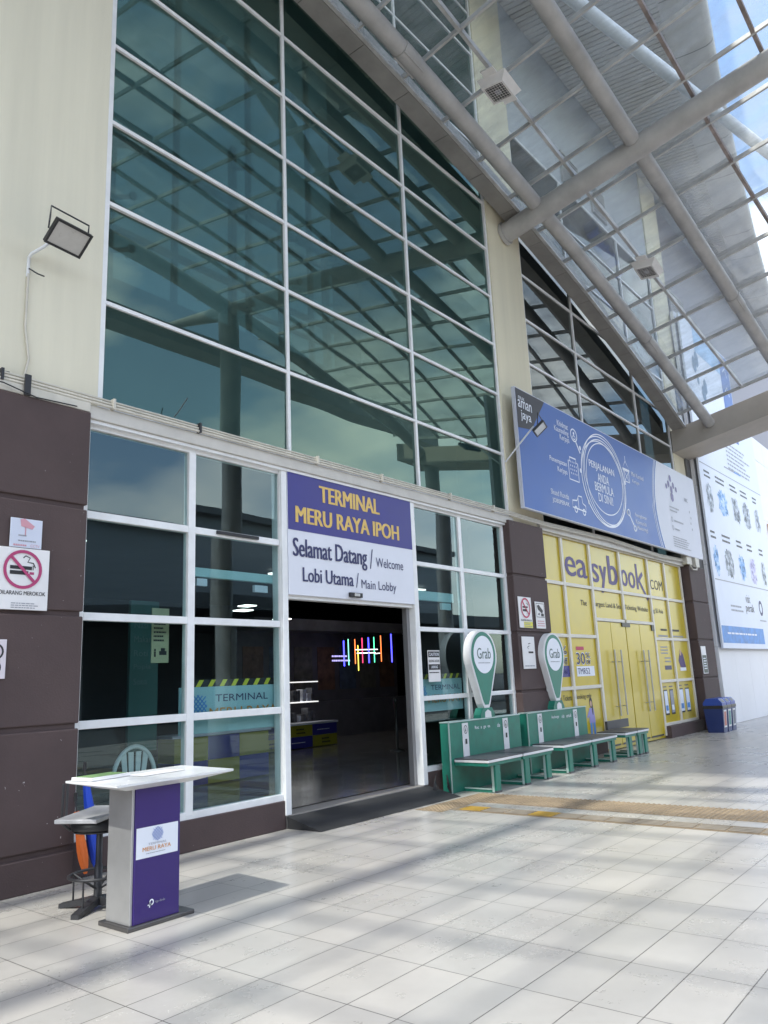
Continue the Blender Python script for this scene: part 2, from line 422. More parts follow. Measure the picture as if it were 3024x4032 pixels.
# ------------------------------------------------------------------ terminal building
bld = thing('terminal_building', (12, FY, 0), 'cream and plum bus terminal facade with tall green glass bays and white mullions', 'building')
def grooved(mb, x0, x1, y0, y1, z0, z1, grooves, m, gap=0.045, dep=0.025):
    zs = [z0]+[q for gz in grooves for q in (gz-gap/2, gz+gap/2)]+[z1]
    for i in range(0, len(zs), 2):
        if zs[i+1]-zs[i] > .02: mb.cbox(x0, x1, y0, y1, zs[i], zs[i+1], m, 0.012)
    mb.box(x0+dep, x1-dep, y0+dep, y1-.01, z0+.01, z1-.01, m)
GZ = [0.29, 1.29, 2.27, 3.26]
for (a, b, y0, zt) in ((-3.4, 3.755, 6.55, 4.2), (11.65, 12.89, 6.55, 4.22), (20.9, 22.2, 6.47, 4.22)):
    m = MB(); grooved(m, a, b, y0, 7.4, 0.0, zt, GZ, BROWN); m.build('pier_base', bld)
m = MB(); m.box(-3.4, 3.885, 6.675, 7.2, 4.2, 16.4, CREAM); m.build('wall', bld)
m = MB(); m.box(11.92, 13.17, 6.66, 7.2, 4.22, 16.4, YELW); m.build('pier', bld)
m = MB(); m.box(21.43, 22.75, 6.66, 7.2, 4.22, 16.4, YELW); m.build('pier', bld)
m = MB(); m.box(13.17, 21.43, 6.70, 7.1, 13.04, 16.4, GREY); m.build('wall', bld)
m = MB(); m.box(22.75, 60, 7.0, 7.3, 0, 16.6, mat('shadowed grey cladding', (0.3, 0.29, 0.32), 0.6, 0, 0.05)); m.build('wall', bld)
# stained plinth walls
m = MB(); m.cbox(3.76, 6.36, 6.665, 7.0, 0, 0.30, BROWN, .008); m.build('plinth', bld)
m = MB(); m.cbox(9.03, 11.65, 6.665, 7.0, 0, 0.30, BROWN, .008); m.build('plinth', bld)
m = MB(); m.cbox(18.42, 20.9, 6.56, 7.0, 0, 0.265, BROWN, .008); m.build('plinth', bld)
# ledge between the storeys
m = MB()
m.cbox(3.76, 11.9, 6.60, 6.80, 4.165, 4.30, mat('off white ledge', (0.6, 0.58, 0.54), 0.6, 0, 0.14, 2.5), .008)
m.box(3.76, 11.65, 6.63, 6.79, 4.13, 4.163, WHITE)
m.cbox(-3.4, 3.755, 6.56, 6.672, 4.205, 4.30, PVC, .008)
m.cbox(12.9, 21.4, 6.60, 6.80, 4.2, 4.36, mat('off white ledge', (0.6, 0.58, 0.54)), .008)
m.build('ledge', bld)
# windows: glass with a frame as its sub-part
def window(x0, x1, z0, z1, cols, rows, glass, mw=0.05, mh=0.05, y=FY, edge=0.06, skip=None, proud=.035):
    xs = [x0]+cols+[x1]; zs = [z0]+rows+[z1]
    gmb = MB(); rnd = random.Random(int(x0*100+z0))
    for i in range(len(xs)-1):
        for j in range(len(zs)-1):
            if skip and skip(i, j): continue
            a, b = xs[i]+.003, xs[i+1]-.003; c, d = zs[j]+.003, zs[j+1]-.003
            tx, tz = rnd.uniform(-.0035, .0035)*(b-a), rnd.uniform(-.005, .005)*(d-c)
            v = [(a, y-tx-tz, c), (b, y+tx-tz, c), (b, y+tx+tz, d), (a, y-tx+tz, d)]
            v += [(p[0], p[1]+.008, p[2]) for p in v]
            gmb.add(v, [(0, 1, 2, 3), (7, 6, 5, 4), (1, 0, 4, 5), (2, 1, 5, 6), (3, 2, 6, 7), (0, 3, 7, 4)], glass)
    o = gmb.build('window', bld)
    f = MB()
    for x in cols: f.cbox(x-mw/2, x+mw/2, y-proud, y+.06, z0, z1, WHITE, .006)
    for i, (a, b) in enumerate(zip(xs[:-1], xs[1:])):
        for r in rows:
            f.cbox(a+mw/2, b-mw/2, y-proud+.004, y+.05, r-mh/2, r+mh/2, WHITE, .006)
    f.cbox(x0-edge/2, x0+edge/2, y-proud-.004, y+.06, z0, z1, WHITE, .006)
    f.cbox(x1-edge/2, x1+edge/2, y-proud-.004, y+.06, z0, z1, WHITE, .006)
    f.cbox(x0+edge/2, x1-edge/2, y-proud+.002, y+.055, z0-edge/2, z0+edge/2, WHITE, .006)
    f.cbox(x0+edge/2, x1-edge/2, y-proud+.002, y+.055, z1-edge/2, z1+edge/2, WHITE, .006)
    f.build('frame', o)
    return o
window(3.915, 11.89, 4.33, 16.3, [6.53, 9.26], [5.48, 6.63, 7.62, 8.6, 9.6, 10.6, 11.8, 13.0, 14.0, 15.0], GLASS, .05, .046)
window(13.2, 21.4, 4.38, 13.0, [15.54, 18.97], [5.5, 6.63, 7.65, 8.62, 9.62, 10.7, 11.85], GLASSD, .05, .046)
window(3.79, 6.37, 0.33, 4.13, [5.05], [1.285, 2.265, 3.235], GLASSL, .09, .075, FY, .08)
window(9.03, 11.63, 0.33, 4.13, [10.28], [1.295, 2.275, 3.235], GLASSL, .09, .065, FY, .08)
# entrance frame
m = MB()
m.cbox(6.335, 6.425, 6.65, 6.83, 0.14, 4.14, WHITE, .008)
m.cbox(8.93, 9.03, 6.65, 6.83, 0.14, 4.14, WHITE, .008)
m.cbox(6.425, 8.93, 6.69, 6.80, 2.57, 2.66, WHITE, .006)
m.box(8.86, 8.925, 6.76, 6.84, 0.14, 2.6, mat('grey aluminium', (0.3, 0.3, 0.31), 0.35, 0.5, 0.05))
m.build('door_frame', bld)
# sliding-gear box seen through the glass, left and right
# interior shell of the hall
m = MB()
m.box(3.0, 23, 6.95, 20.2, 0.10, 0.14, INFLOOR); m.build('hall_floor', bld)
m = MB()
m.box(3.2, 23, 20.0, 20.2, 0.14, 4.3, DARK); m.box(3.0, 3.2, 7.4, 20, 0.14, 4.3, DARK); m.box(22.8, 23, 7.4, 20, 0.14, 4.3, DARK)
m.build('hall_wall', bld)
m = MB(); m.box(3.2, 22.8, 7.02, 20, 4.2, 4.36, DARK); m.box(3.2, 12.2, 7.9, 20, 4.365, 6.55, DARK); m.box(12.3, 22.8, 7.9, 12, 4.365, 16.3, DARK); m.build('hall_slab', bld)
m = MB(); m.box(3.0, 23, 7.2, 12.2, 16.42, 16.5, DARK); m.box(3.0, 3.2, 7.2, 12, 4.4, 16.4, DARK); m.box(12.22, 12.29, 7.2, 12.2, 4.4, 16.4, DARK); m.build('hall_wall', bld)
_m, _n, _l = new_mat('frosted daylight glazing'); _b = _n['Principled BSDF']; _o = _n['Material Output']
_t = _n.new('ShaderNodeBsdfTranslucent'); _t.inputs['Color'].default_value = (0.66, 0.73, 0.74, 1); _l.new(_t.outputs[0], _o.inputs['Surface'])
m = MB(); m.box(3.2, 12.2, 11.0, 11.02, 6.55, 16.4, _m); m.build('rear_glazing', bld)
m = MB()
for x in (4.2, 6.0, 7.8, 9.6, 11.4): m.box(x-.05, x+.05, 10.9, 10.99, 6.55, 16.4, DARK)
for z in (7.7, 9.4, 11.2, 13, 14.8): m.box(3.2, 12.2, 10.88, 10.985, z-.05, z+.05, DARK)
m.build('rear_frame', bld)
m = MB(); m.box(6.34, 9.03, 6.665, 7.0, 0, 0.14, mat('granite sill', (0.3, 0.28, 0.26), 0.4)); m.build('door_sill', bld)
# eave: slatted soffit sloping outwards, smooth rounded rim
def soz(y): return 16.3-0.13*(6.72-y)
def edge(x): return min(2.95+0.177*(x-15.8)-0.008*max(0, x-18)**1.5, 6.4)
m = MB()
xs = [2+0.5*i for i in range(84)]
for a, b in zip(xs[:-1], xs[1:]):
    ya, yb = min(edge(a)+1.0, 6.6), min(edge(b)+1.0, 6.6)
    m.add([(a, 6.66, soz(6.66)+.04), (b, 6.66, soz(6.66)+.04), (b, yb, soz(yb)+.04), (a, ya, soz(ya)+.04)], [(0, 1, 2, 3), (3, 2, 1, 0)], SOFFD)
x = 2.0
while x < 43:
    y1 = min(edge(x)+1.0, 6.6)
    wv = 0.125
    m.add([(x, 6.65, soz(6.65)), (x+wv, 6.65, soz(6.65)), (x+wv, y1, soz(y1)), (x, y1, soz(y1)),
           (x, 6.65, soz(6.65)+.03), (x+wv, 6.65, soz(6.65)+.03), (x+wv, y1, soz(y1)+.03), (x, y1, soz(y1)+.03)],
          [(0, 1, 2, 3), (1, 0, 4, 5), (3, 2, 6, 7), (0, 3, 7, 4), (2, 1, 5, 6)], SOFF)
    x += 0.152
m.build('soffit', bld)
m = MB()
x = 2.0; step = 1.9
SM = mat('smooth soffit rim', (0.47, 0.46, 0.45), 0.55, 0, 0.05, .6)
while x < 43:
    prof = []
    for (dy, dz) in ((1.0, 0.005), (0.5, -0.005), (0.18, 0.02), (0.05, 0.09), (0.0, 0.2), (0.02, 0.5), (0.3, 0.9)): prof.append((dy, dz))
    b = x+step-.03; v = []
    for xx in (x, (x+b)/2, b):
        for dy, dz in prof:
            y = edge(xx)+dy; v.append((xx, y, soz(y)+dz))
    n = len(prof); f = []
    for k in range(2):
        for i in range(n-1): f.append((k*n+i, k*n+i+1, (k+1)*n+i+1, (k+1)*n+i))
    m.add(v, f, SM, True)
    x += step
xs = [2+1.0*i for i in range(41)]
for a, b in zip(xs[:-1], xs[1:]):
    m.add([(a, edge(a)+1.0, soz(edge(a)+1)+.05), (b, edge(b)+1.0, soz(edge(b)+1)+.05), (b, edge(b)+.1, soz(edge(b)+.1)+.14), (a, edge(a)+.1, soz(edge(a)+.1)+.14)], [(0, 1, 2, 3)], SOFFD)
    m.add([(a, edge(a)+.3, 17.0), (b, edge(b)+.3, 17.0), (b, 9, 17.6), (a, 9, 17.6)], [(0, 1, 2, 3)], GREY)
m.build('eave', bld)
# louvred vents on the upper wall
def vent(x0, x1, z0, z1, y=6.70):
    mb = MB(); mb.box(x0, x1, y-.03, y, z0, z1, mat('vent back', (0.1, 0.11, 0.12), .7, 0, 0))
    mb.box(x0-.03, x0, y-.06, y, z0-.03, z1+.03, PURL); mb.box(x1, x1+.03, y-.06, y, z0-.03, z1+.03, PURL)
    k = z0+.03
    while k < z1:
        mb.box(x0, x1, y-.055, y-.031, k, k+.035, PURL); k += .085
    mb.build('vent', bld)
vent(15.8, 16.7, 13.15, 13.95); vent(24.0, 25.3, 12.6, 13.6, 6.98); vent(17.5, 18.3, 13.15, 13.95)

# ------------------------------------------------------------------ arched glass canopy
can = thing('entrance_canopy', (12.56, 0, 0), 'arched steel and glass entrance canopy with round grey tubes over the walkway', 'canopy')
def arc(x): return -47.44+math.sqrt(58.9**2-(x-1.794)**2)
def P(x, y, h=0.0): return Vector((x, y, arc(x)+0.187*(6.6-y)+h))
def nrm(x):
    v = Vector(((x-1.794), 0, arc(x)+47.44)); return v.normalized()
YO = -2.6
PX = []
th0 = math.asin((9.91-1.794)/58.9); dth = 1.13/58.9
for k in range(-23, 12):
    PX.append(1.794+58.9*math.sin(th0+k*dth))
PX = [x for x in PX if -17 < x < 21.6]
for bx in (-6.34, 3.1, 12.56):
    m = MB(); m.tube([P(bx, 6.665, -.25), P(bx, 0.5, -.25), P(bx, YO+.3, -.25), P(bx, -5.2, -.2)], [.2, .2, .2, .07], STEEL, 22)
    m.tube([P(bx, 6.67, -.25), P(bx, 6.60, -.25)], 0.235, STEEL, 22)
    for yy in (5.80, 3.72):
        m.tube([P(bx, yy+.17, -.25), P(bx, yy-.17, -.25)], 0.206, STEEL, 22)
    m.build('beam', can)
def archline(y0, drift, h, x0, x1, n=44):
    return [P(x, y0-drift*max(0, x-9)**2, h) for x in [x0+(x1-x0)*i/n for i in range(n+1)]]
for (y0, dr) in ((5.86, .0017), (3.9, .0026)):
    segs = [(-15.5, -6.53), (-6.15, 2.91), (3.29, 12.37), (12.75, 21.42)]
    for a, b in segs:
        m = MB(); m.tube(archline(y0, dr, -.2, a, b, 24), 0.145, STEEL, 18)
        for xx in ((a+b)/2+.6, ):
            pts = archline(y0, dr, -.2, xx-.22, xx+.22, 4)
            m.tube(pts, .158, STEEL, 18)
            for s in (-1, 1):
                pts2 = [p+Vector((0, s*.1, -.125)) for p in archline(y0, dr, -.2, xx-.24, xx+.24, 4)]
                m.tube(pts2, .016, STEEL, 6)
        m.build('arch_tube', can)
for y0 in (-1.8,):
    m = MB(); m.tube(archline(y0, 0.004 if y0 > 0 else 0, -.2, -15.5, 21.4), 0.05 if y0 > 0 else .2, STEEL, 18); m.build('arch_tube', can)
for (y0, dr, mt) in ((5.12, .0042, PURL), (2.87, .006, RUST), (1.74, .006, RUST), (0.6, .005, PURL), (-0.6, 0, PURL)):
    m = MB()
    for i, (a, b) in enumerate(zip(PX[:-1], PX[1:])):
        q = [P(x, y0-dr*max(0, x-9)**2, .02) for x in (a+.026, b-.026)]
        n0 = nrm(a)
        v = []
        for p in q:
            for dy, dz in ((-.03, -.045), (.03, -.045), (.03, .05), (-.03, .05)):
                v.append((p.x+n0.x*dz, p.y+dy, p.z+n0.z*dz))
        m.add(v, [(0, 1, 5, 4), (1, 2, 6, 5), (2, 3, 7, 6), (3, 0, 4, 7), (0, 3, 2, 1), (4, 5, 6, 7)], mt)
    m.build('glazing_bar', can)
for x in PX:
    n0 = nrm(x); t0 = Vector((n0.z, 0, -n0.x)); m = MB(); v = []
    for y in (6.27, YO):
        p = P(x, y, .02)
        for a, b in ((-.02, -.04), (.02, -.04), (.02, .052), (-.02, .052)): v.append(p+t0*a+n0*b)
    m.add(v, [(0, 1, 5, 4), (1, 2, 6, 5), (2, 3, 7, 6), (3, 0, 4, 7), (3, 2, 1, 0), (4, 5, 6, 7)], PURL)
    for y in (5.86-.0017*max(0, x-9)**2, 3.9-.0026*max(0, x-9)**2):
        m.box(x-.03, x+.03, y-.03, y+.03, P(x, y, -.09).z, P(x, y, -.03).z, STEEL)
    m.build('purlin', can)
for a, b in zip(PX[:-1], PX[1:]):
    n0 = nrm((a+b)/2); v = []
    for y in (6.26, 5.1, 3.9, 2.8, 1.7, .6, -.4, -1.5, YO):
        for x in (a+.008, b-.008): v.append(P(x, y, .078))
    k = len(v); v2 = [p+n0*.01 for p in v]; f = []
    for i in range(k//2-1):
        q = 2*i
        f.append((q, q+2, q+3, q+1)); f.append((k+q, k+q+1, k+q+3, k+q+2))
    m = MB(); m.add(v+v2, f, ROOFG); m.build('glass_panel', can)
# gutter trough along the facade in folded sheet lengths
m = MB()
gx = [1.794+58.9*math.sin(math.asin((7.876-1.794)/58.9)+k*dth) for k in range(-20, 13)]
gx = [x for x in gx if x < 21.3]+[21.4]
for a, b in zip(gx[:-1], gx[1:]):
    v = []
    for x in (a+.006, b-.006):
        z = arc(x)
        for y, dz in ((6.6, 0), (6.28, 0), (6.28, .32), (6.6, .32)): v.append((x, y, z+dz))
    m.add(v, [(0, 1, 5, 4), (1, 2, 6, 5), (2, 3, 7, 6), (3, 0, 4, 7), (0, 3, 2, 1), (4, 5, 6, 7)], GUT)
    v = []
    for x in (a+.0, b):
        z = arc(x)
        for y, dz in ((6.59, .006), (6.29, .006), (6.29, .3), (6.59, .3)): v.append((x, y, z+dz))
    m.add(v, [(0, 1, 5, 4), (1, 2, 6, 5), (2, 3, 7, 6), (3, 0, 4, 7)], BLACK)
    v = []
    for x in (a, b):
        z = arc(x)+.02
        for y, dz in ((6.275, -.012), (6.215, -.012), (6.215, .03), (6.275, .03)): v.append((x, y, z+dz))
    m.add(v, [(0, 1, 5, 4), (1, 2, 6, 5), (2, 3, 7, 6), (3, 0, 4, 7)], PURL)
m.build('gutter', can)
# concrete end beam
m = MB()
def endbeam(x0, x1):
    v = []
    for x in (x0, x1):
        for y in (6.73, YO-.3):
            z = arc(21.4)+.187*(6.6-y)
            v += [(x, y, z-.62), (x, y, z+.02)]
    m.add(v, [(0, 1, 3, 2), (4, 6, 7, 5), (0, 4, 5, 1), (2, 3, 7, 6), (0, 2, 6, 4), (1, 5, 7, 3)], CONC)
endbeam(21.43, 22.72); m.build('edge_beam', can)
m = MB(); m.box(-17.1, -15.5, YO-.3, 6.5, 7.2, 8.2, CONC); m.build('edge_beam', can)
m = MB(); m.box(-17, 24, -3.1, -2.72, 10.45, 11.35, STEEL); m.box(-17, 24, -3.25, -2.6, 10.38, 10.445, STEEL); m.build('front_beam', can)
for cx, cy in ((12.56, -1.8), (3.1, -1.8), (-6.34, -1.8), (22.05, -1.8)):
    m = MB(); z = P(min(cx, 21.4), cy, -.35).z
    m.lathe([(.31, 0), (.31, .25), (.27, .3), (.27, z)], cx, cy, STEEL, 24); m.build('column', can)
m = MB(); m.tube([(10.24-2.9, 3.77+.9, 12.07+.36), (15.6, 2.2, 11.43), (16.6, 1.96, 11.2)], 0.11, STEELW, 18); m.build('brace', can)

# square lights fixed under the canopy
def canopy_light(x, y, label):
    p = P(x, y, -.06); ang = math.atan2(x-1.794, arc(x)+47.44)
    t = thing('canopy_light', p, label, 'light', 'square lights under the canopy')
    T = Matrix.Translation(p) @ Matrix.Rotation(ang, 4, 'Y') @ Matrix.Rotation(R(8), 4, 'X')
    mb = MB(); mb.T = T; WL = mat('white lamp casing', (0.82, 0.8, 0.78), .4, 0, .06, 8)
    s = .27
    mb.add([(-s, -s, 0), (s, -s, 0), (s, s, 0), (-s, s, 0), (-.2, -.2, -.13), (.2, -.2, -.13), (.2, .2, -.13), (-.2, .2, -.13)],
           [(0, 1, 2, 3), (0, 4, 5, 1), (1, 5, 6, 2), (2, 6, 7, 3), (3, 7, 4, 0)], WL)
    for a, b, c, d in ((-.2, .2, -.2, -.165), (-.2, .2, .165, .2), (-.2, -.165, -.165, .165), (.165, .2, -.165, .165)): mb.box(a, b, c, d, -.14, -.13, WL)
    for dx in (-.33, .33): mb.box(dx-.07, dx+.07, -.12, .12, -.01, .01, WL)
    mb.build('housing', t)
    mb = MB(); mb.T = T; mb.box(-.165, .165, -.165, .165, -.128, -.122, mat('lamp recess', (0.03, 0.03, 0.03), .5, 0, 0)); mb.lathe([(.05, -.135), (.06, -.127)], 0, 0, GRYP, 12); mb.build('lens', t)
    mb = MB(); mb.T = T
    for k in range(-3, 4):
        q = k*.047; mb.box(q-.0025, q+.0025, -.165, .165, -.142, -.137, WL); mb.box(-.165, .165, q-.0025, q+.0025, -.1365, -.132, WL)
    mb.build('grille', t)
canopy_light(9.97, 5.14, 'square white lamp with wire grille under the canopy glass, nearer the camera')
canopy_light(15.62, 4.9, 'smaller looking square white grille lamp under the canopy, above the blue banner')

# ------------------------------------------------------------------ conduits and cables
m = MB()
for z, y, r in ((4.315, 6.575, .016), (4.35, 6.585, .014), (4.385, 6.6, .012)):
    m.tube([(-3, y, z), (3.5, y, z), (6, y-.004, z-.006), (9, y, z+.004), (11.8, y-.01, z), (13, y-.03, z-.03), (16, y-.03, z+.02), (19, y-.03, z-.05), (21.2, y-.03, z+.01)], r, PVC, 8)
for x in (2.9, 4.0, 5.05, 6.9, 8.2, 9.9, 11.2): m.box(x-.012, x+.012, 6.548, 6.61, 4.295, 4.405, BLACK if x in (2.9, 5.05) else PVC)
tag(m.build('conduit'), 'ivory conduits and cables strapped along the ledge above the ground floor', 'conduit')
m = MB(); m.tube([(3.12, 6.66, 5.45), (3.12, 6.655, 4.9), (3.17, 6.655, 4.6), (3.12, 6.65, 4.33)], .011, PVC, 6)
tag(m.build('lamp_cable'), 'ivory cable running down the cream wall from the floodlight to the ledge', 'cable')
m = MB(); m.tube([(3.12, 6.65, 5.5), (3.18, 6.6, 5.45), (3.22, 6.55, 5.42)], .007, BLACK, 6); tag(m.build('lamp_cable'), 'short forked black cable end hanging under the floodlight', 'cable')
m = MB(); m.tube([(3.0, 6.65, 4.42), (2.6, 6.6, 4.36), (2.2, 6.62, 4.47), (1.5, 6.64, 4.5)], .006, BLACK, 6); tag(m.build('wall_cable'), 'black cable looping off the ledge at the left edge', 'cable')
m = MB(); m.tube([(3.6, 6.54, 4.22), (3.2, 6.53, 4.2), (2.9, 6.53, 4.26), (2.5, 6.54, 4.24), (1.6, 6.55, 4.3)], .006, BLACK, 6); tag(m.build('wall_cable'), 'black cable sagging just below the ledge over the plum pier', 'cable')
m = MB(); m.tube([(4.72, 6.58, 4.40), (4.76, 6.56, 4.46), (4.83, 6.5, 4.62)], .006, BLACK, 6); tag(m.build('wall_cable'), 'stiff cable stub sticking up from the ledge before the tall glass', 'cable')
m = MB(); m.cbox(3.09, 3.15, 6.53, 6.549, 4.2, 4.4, BLACK, .005); tag(m.build('cable_tie'), 'black cable tie wrapped around the conduits at the left end of the ledge', 'cable tie')

# ------------------------------------------------------------------ floodlights on arms
def floodlight(cx, cy, cz, wd, ht, pitch, yawd, arm, label, lens):
    t = thing('floodlight', (cx, cy, cz), label, 'floodlight', 'floodlights on the facade')
    T = Matrix.Translation((cx, cy, cz)) @ Matrix.Rotation(R(yawd), 4, 'Z') @ Matrix.Rotation(R(pitch), 4, 'X')
    mb = MB(); mb.T = T
    mb.cbox(-wd/2, wd/2, 0.0, .035, -ht/2, ht/2, BLACK, .008)
    e = .022
    for a, b, c, d in ((-wd/2, wd/2, ht/2-e, ht/2), (-wd/2, wd/2, -ht/2, -ht/2+e), (-wd/2, -wd/2+e, -ht/2+e, ht/2-e), (wd/2-e, wd/2, -ht/2+e, ht/2-e)):
        mb.box(a, b, -.012, -.0005, c, d, BLACK)
    mb.cbox(-.09, .09, .036, .07, -.07, .07, BLACK, .01)
    mb.build('housing', t)
    mb = MB(); mb.T = T; mb.quad(-wd/2+e, wd/2-e, -ht/2+e, ht/2-e, -.003, lens); mb.build('lens', t)
    mb = MB(); mb.T = T
    s = wd/2+.012
    mb.tube([(-s, .02, 0), (-s, .1, .09), (-s, .17, .16), (s, .17, .16), (s, .1, .09), (s, .02, 0)], .009, BLACK, 6); mb.build('bracket', t)
    mb = MB(); mb.tube(arm, .016, STEELW, 8); mb.build('arm', t)
LENS = mat('frosted lamp lens', (0.5, 0.49, 0.47), .3, 0, .05, 20)
floodlight(3.31, 6.3, 5.75, .38, .26, 50, 6, [(3.31, 6.45, 5.87), (3.2, 6.55, 5.72), (3.12, 6.62, 5.64), (3.12, 6.668, 5.62), (3.12, 6.668, 5.42)], 'black framed floodlight tilted down on the cream wall at left', LENS)
floodlight(12.02, 5.98, 5.82, .38, .26, 50, 18, [(12.02, 6.1, 5.9), (11.93, 6.38, 5.6), (11.9, 6.66, 5.33)], 'small black floodlight on a white arm in front of the blue banner', mat('bright lamp lens', (0.7, 0.74, 0.75), .3, 0, 0))

# ------------------------------------------------------------------ entrance sign
def wall_sign(name, label, cat, x0, x1, y, z0, z1, base, draw, th=.012, group=None, part='lettering'):
    t = thing(name, ((x0+x1)/2, y, z0), label, cat, group)
    mb = MB(); mb.cbox(x0, x1, y, y+th, z0, z1, base, min(.003, th*.3)); mb.build('panel', t)
    d = MB(); draw(d, y-.003); d.build(part, t)
    return t
def draw_entrance(d, y):
    d.quad(6.43, 8.925, 3.41, 4.135, y, SIGNB)
    y -= .003
    d.text('TERMINAL', 6.985, 8.2, 3.83, 4.045, y, GOLD, .09)
    d.text('MERU RAYA IPOH', 6.555, 8.62, 3.51, 3.72, y, GOLD, .09)
    d.text('Selamat Datang', 6.5, 7.89, 3.015, 3.315, y, NAVY, .04); d.text('/', 7.945, 8.015, 3.05, 3.32, y, NAVY)
    d.text('Welcome', 8.075, 8.68, 3.085, 3.215, y, NAVY)
    d.text('Lobi Utama', 6.66, 7.6, 2.785, 2.96, y, NAVY, .05); d.text('/', 7.645, 7.705, 2.775, 2.97, y, NAVY)
    d.text('Main Lobby', 7.755, 8.5, 2.735, 2.89, y, NAVY)
wall_sign('entrance_sign', 'indigo and white welcome sign with gold lettering above the open doorway', 'sign', 6.43, 8.925, 6.645, 2.615, 4.135, SIGNW, draw_entrance, .04)
m = MB(); m.cbox(7.49, 7.73, 6.6, 6.64, 2.64, 2.70, BLACK, .006); m.cbox(7.56, 7.66, 6.585, 6.6, 2.65, 2.69, STEELB, .006)
tag(m.build('door_sensor'), 'small black and silver door sensor fixed to the bottom of the welcome sign', 'sensor')

# ------------------------------------------------------------------ blue banner
def draw_banner(d, y):
    Y1, Y2, Y3 = y, y-.003, y-.006
    pts = [(11.99, 4.47), (19.33, 4.47)]
    for k in range(13):
        tt = k/12; z = 4.47+(6.72-4.47)*tt; pts.append((19.33-0.55*math.sin(math.pi*(.15+.75*tt)), z))
    pts += [(11.99, 6.72)]
    d.poly(pts, Y1, BANB)
    d.poly([(11.99, 6.72), (13.12, 6.72), (13.0, 6.58), (12.58, 6.1), (12.4, 6.0), (11.99, 5.95)], Y2, BAND)
    for off, wd in ((0.0, .035), (-.16, .028), (-.26, .02)):
        d.line([(19.30+off*(1 if k < 7 else .7)-0.55*math.sin(math.pi*(.15+.75*k/14)), 4.48+2.23*k/14) for k in range(15)], wd, Y2, LINEW)
    d.text('PERAK', 12.08, 12.31, 6.52, 6.585, Y3, LINEW); d.text('aman', 12.05, 12.57, 6.36, 6.51, Y3, LINEW, .01); d.text('jaya', 12.13, 12.52, 6.1, 6.32, Y3, LINEW, .01)
    rows = (('Khidmat', 13.6, 14.08, 6.37, 6.49), ('Kaunseling', 13.46, 14.08, 6.2, 6.35), ('Kerjaya', 13.67, 14.09, 6.06, 6.21), ('Penempatan', 13.14, 13.87, 5.53, 5.66), ('Kerjaya', 13.44, 13.86, 5.36, 5.5),
            ('Skuad Ronda', 13.06, 13.82, 4.88, 4.99), ('JOBSPERAK', 13.1, 13.82, 4.71, 4.82), ('PERJALANAN', 14.95, 16.26, 5.74, 5.94), ('ANDA', 15.33, 15.91, 5.52, 5.71), ('BERMULA', 15.14, 16.11, 5.3, 5.49), ('DI SINI!', 15.27, 16.02, 5.08, 5.27),
            ('Mini Karnival', 17.3, 18.06, 6.0, 6.11), ('Kerjaya', 17.32, 17.75, 5.82, 5.93), ('Perangkuman', 17.25, 17.97, 5.0, 5.11), ('Komuniti', 17.25, 17.9, 4.86, 4.96), ('(Mentoring)', 17.28, 17.95, 4.7, 4.82))
    for s, a, b, c, e in rows: d.text(s, a, b, c, e, Y2, LINEW, .025 if s.isupper() else .008)
    for i, (dx, dz, sx, sz) in enumerate(((0, 0, 1, 1), (.05, .04, .96, 1.02), (-.06, -.05, .95, .93), (.09, -.04, .88, .9), (.0, .1, .86, .83))):
        d.ring(15.68+dx, 5.57+dz, 1.14*sx, 1.0*sz, .024, Y2-.0004*i, LINEW, 64)
    for a, z in ((14.58, 6.1), (14.5, 5.6), (14.75, 4.98), (16.85, 5.75), (16.8, 5.05)): d.ell(a, z, .04, .05, Y2, LINEW)
    d.ring(14.33, 6.32, .14, .13, .03, Y2, LINEW, 24); d.line([(14.4, 6.19), (14.56, 5.98)], .045, Y2, LINEW); d.ell(14.33, 6.36, .035, .035, Y2, LINEW); d.ring(14.33, 6.27, .06, .04, .02, Y2, LINEW, 12)
    d.line([(13.95, 5.33), (13.95, 5.72), (14.02, 5.72), (14.02, 5.8), (14.3, 5.8), (14.3, 5.72), (14.38, 5.72), (14.38, 5.33)], .03, Y2, LINEW, True)
    for i in range(4):
        for j in range(4): d.quad(14.03+.085*i, 14.055+.085*i, 5.45+.08*j, 5.49+.08*j, Y2, LINEW)
    d.line([(13.96, 4.76), (13.98, 4.9), (14.18, 4.92), (14.26, 5.03), (14.42, 5.03), (14.44, 4.9), (14.57, 4.86), (14.57, 4.74)], .028, Y2, LINEW, True); d.line([(14.24, 4.76), (14.24, 5.02)], .022, Y2, LINEW)
    d.ring(14.1, 4.73, .06, .06, .028, Y2-.001, LINEW, 16); d.ring(14.47, 4.72, .06, .06, .028, Y2-.001, LINEW, 16)
    d.line([(16.8, 6.1), (17.0, 6.3), (17.2, 6.1)], .03, Y2, LINEW, True); d.line([(17.0, 6.3), (17.0, 6.42)], .025, Y2, LINEW)
    d.line([(16.86, 6.08), (16.86, 5.8), (17.14, 5.8), (17.14, 6.08)], .03, Y2, LINEW); d.line([(16.86, 5.8), (17.14, 6.06)], .02, Y2, LINEW); d.line([(17.14, 5.8), (16.86, 6.06)], .02, Y2, LINEW)
    for k in range(4): d.ell(16.84+.1*k, 6.08, .05, .04, Y2-.001, LINEW, 10)
    d.ring(16.88, 5.06, .07, .07, .035, Y2, LINEW, 14); d.line([(16.92, 5.0), (17.12, 4.78)], .045, Y2, LINEW); d.ring(17.16, 4.73, .07, .06, .035, Y2, LINEW, 14)
